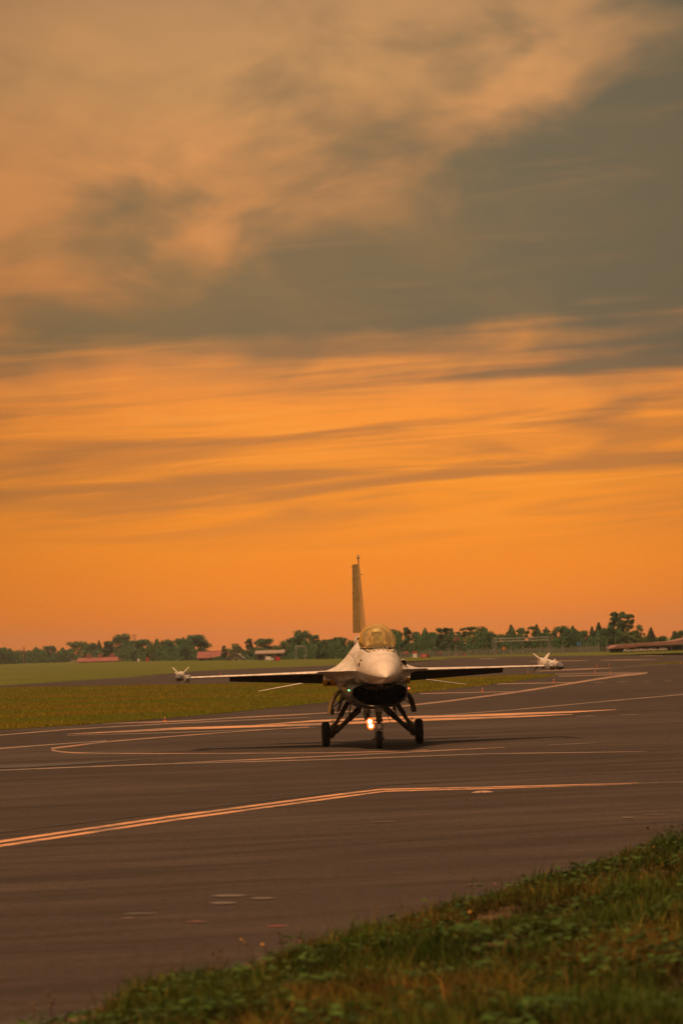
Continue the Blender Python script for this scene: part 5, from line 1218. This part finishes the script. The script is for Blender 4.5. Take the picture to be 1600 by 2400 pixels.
# flowers: head of petals on a stem
pet = MB()
for i in range(9):
    a = i * 2 * math.pi / 9; c_, s_ = math.cos(a), math.sin(a); pet.add([(0, 0, 0), (c_ * .014 - s_ * .006, s_ * .014 + c_ * .006, .006), (c_ * .024, s_ * .024, .002), (c_ * .014 + s_ * .006, s_ * .014 - c_ * .006, .006)], [(0, 1, 2, 3)])
pet.lathe([(-.004, .004), (.004, .008), (.010, .004), (.011, .0005)], (0, 0, 0), (0, 0, 1), 8)
petY = pet.mesh('flower_head', FLW); petP = petY.copy(); petP.materials.clear(); petP.materials.append(FLP)
FL = [(512, 2258, 0, 'yellow flower furthest left at the tip of the near bank'), (519, 2243, 0, 'yellow flower above the leftmost one on the near bank'), (506, 2250, 0, 'third yellow flower of the cluster at the left tip of the bank'), (561, 2215, 0, 'single bright yellow flower standing against the asphalt'),
      (582, 2221, 0, 'yellow flower just right of the single bright one'), (624, 2226, 0, 'yellow flower low in the grass right of the bright pair'), (655, 2213, 0, 'yellow flower leaning over the asphalt edge, middle'), (664, 2201, 0, 'upper yellow flower at the asphalt edge, middle'),
      (709, 2218, 1, 'pinkish flower at the asphalt edge right of the yellow ones'), (682, 2211, 1, 'small pinkish flower beside the yellow ones, middle edge'), (853, 2197, 0, 'orange flower in the thick of the middle bank'), (1022, 2134, 0, 'orange flower at the edge near the soil strip'),
      (1093, 2150, 0, 'bright orange flower in the upper middle of the bank'), (1354, 2066, 0, 'orange flower near the top right of the bank'), (1328, 2092, 0, 'small orange flower below the top right one'), (1533, 1995, 0, 'orange flower close to the right edge top'),
      (1155, 2083, 1, 'pale pink flower at the crest of the bank'), (575, 2282, 1, 'pale pink flower among the dark stems left'), (522, 2323, 1, 'whitish flower low on the left of the bank'), (985, 2272, 0, 'orange flower deep in the right middle of the bank')]
for px, py, kd, lb in FL:
    p = at_verge(px, py + 22); o = tag(empty('flower', p), lb, 'flower', 'flowers on the near bank'); h = 26 * p.y / FPX + .03; ln = random.uniform(-.03, .03)
    MB().path([Vector((0, 0, -.02)), Vector((ln * .4, 0, h * .5)), Vector((ln, 0, h))], [.003, .0025, .002], 5).build('stem', STEM, o)
    c_ = link('flower_head', petP if kd else petY, o); c_.location = (ln, 0, h); c_.rotation_euler = (R(35), 0, random.uniform(0, 6)); s_ = random.uniform(.55, .85); c_.scale = (s_, s_, s_)
# taller dry weed stalks against the asphalt
WD = [(1103, 2118, 84, 'tall branching dry weed standing clear against the asphalt, right of middle'), (878, 2165, 42, 'slim dry weed at the edge left of the tall branching weed'), (706, 2216, 50, 'dark bushy weed at the edge in the middle'), (118, 2392, 68, 'dry weed at the bottom left corner'), (78, 2396, 44, 'shorter dry weed at the bottom left corner'), (400, 2318, 52, 'fine dry weed left of the flower cluster'), (1290, 2072, 40, 'slim weed at the crest toward the right')]
for px, py, hp, lb in WD:
    p = at_verge(px, py); h = hp * p.y / FPX; o = tag(empty('dry_weed', p), lb, 'weed', 'dry weeds at the asphalt edge'); rr_ = random.Random(px)
    tip = Vector((h * .18, 0, h)); st_ = MB(); st_.path([Vector((0, 0, -.02)), Vector((h * .05, 0, h * .5)), tip], [.004, .003, .002], 5); st_.build('stem', STEM, o)
    for k_ in range(6):
        z0 = h * (.3 + .1 * k_); a = rr_.uniform(0, 6.28); ln = h * rr_.uniform(.15, .3); b0 = Vector((h * .1 * z0 / h, 0, z0)); b1 = b0 + Vector((math.cos(a) * ln * .6, math.sin(a) * ln * .6, ln * .8))
        br = MB(); br.path([b0, b1], [.0025, .0015], 4); br.build('branch', STEM, o)
        MB().lathe([(-.010, .001), (-.004, .007), (.006, .008), (.014, .002)], b1, (0, 0, 1), 6).build('seed_head', SEED, o)
# leafy dark clumps on the crest
LC = [(1440, 2052, 46, 'largest dark leafy weed on the crest near the right'), (1475, 2062, 38, 'dark leafy weed right beside the largest one on the crest'), (1585, 1990, 60, 'leafy weed at the right edge where the bank meets the frame'), (1545, 2010, 40, 'smaller leafy weed left of the one at the right edge'), (880, 2345, 70, 'dark leafy clump low in the middle of the bank'), (1220, 2130, 34, 'dark leafy clump below the crest, right of middle'), (1400, 2180, 46, 'dark leafy clump on the right half of the slope'), (1330, 2365, 60, 'dark leafy clump at the bottom right'), (1020, 2300, 44, 'dark leafy clump between the middle and right bottom'), (560, 2300, 40, 'dark leafy clump below the left flower cluster')]
for px, py, hp, lb in LC:
    p = at_verge(px, py); h = hp * p.y / FPX; o = tag(empty('leafy_weed', p), lb, 'weed', 'leafy weeds on the near bank'); r_ = np.random.default_rng(px); n = 130
    q_ = r_.normal(size=(n, 3)) * np.array([h * .34, h * .34, h * .26]) + np.array([0, 0, h * .5]); q_[:, 2] = np.clip(q_[:, 2], .01, h)
    s_ = r_.uniform(.012, .028, n); a = r_.uniform(0, 6.28, n); u_ = np.stack([np.cos(a), np.sin(a), r_.uniform(-.3, .8, n)], 1) * s_[:, None]; v_ = np.stack([-np.sin(a), np.cos(a), r_.uniform(-.4, .4, n)], 1) * (s_ * .55)[:, None]
    V = np.stack([q_ - u_, q_ + v_, q_ + u_, q_ - v_], 1).reshape(-1, 3); c = np.array([[.028, .05, .010]]) * r_.uniform(.5, 1.5, n)[:, None]
    link('leaves', fast_mesh('leaves', V, 4, np.arange(4 * n), LEAF, np.repeat(np.concatenate([c, np.ones((n, 1))], 1), 4, 0)), o)
    for k_ in range(4):
        a = k_ * 1.7; MB().path([Vector((0, 0, -.03)), Vector((math.cos(a) * h * .2, math.sin(a) * h * .2, h * .8))], [.005, .002], 5).build('stem', STEM, o)

# ------------------------------------------------------------------ evening haze over the whole field
hz = MB(); hz.box((0, 2900, 13.5), (8200, 6400, 29.0)); hzo = hz.build('haze', [])
hzm = bpy.data.materials.new('haze'); hzm.use_nodes = True; hg = NT(hzm.node_tree); hg.n.clear()
ho = hg.node('ShaderNodeOutputMaterial'); hv = hg.node('ShaderNodeVolumePrincipled'); hv.inputs['Color'].default_value = (0.86, 0.84, 0.80, 1)
hv.inputs['Density'].default_value = HAZE; hv.inputs['Anisotropy'].default_value = 0.2; hg.l.new(hv.outputs[0], ho.inputs['Volume'])
hzo.data.materials.append(hzm); tag(hzo, kind='stuff')
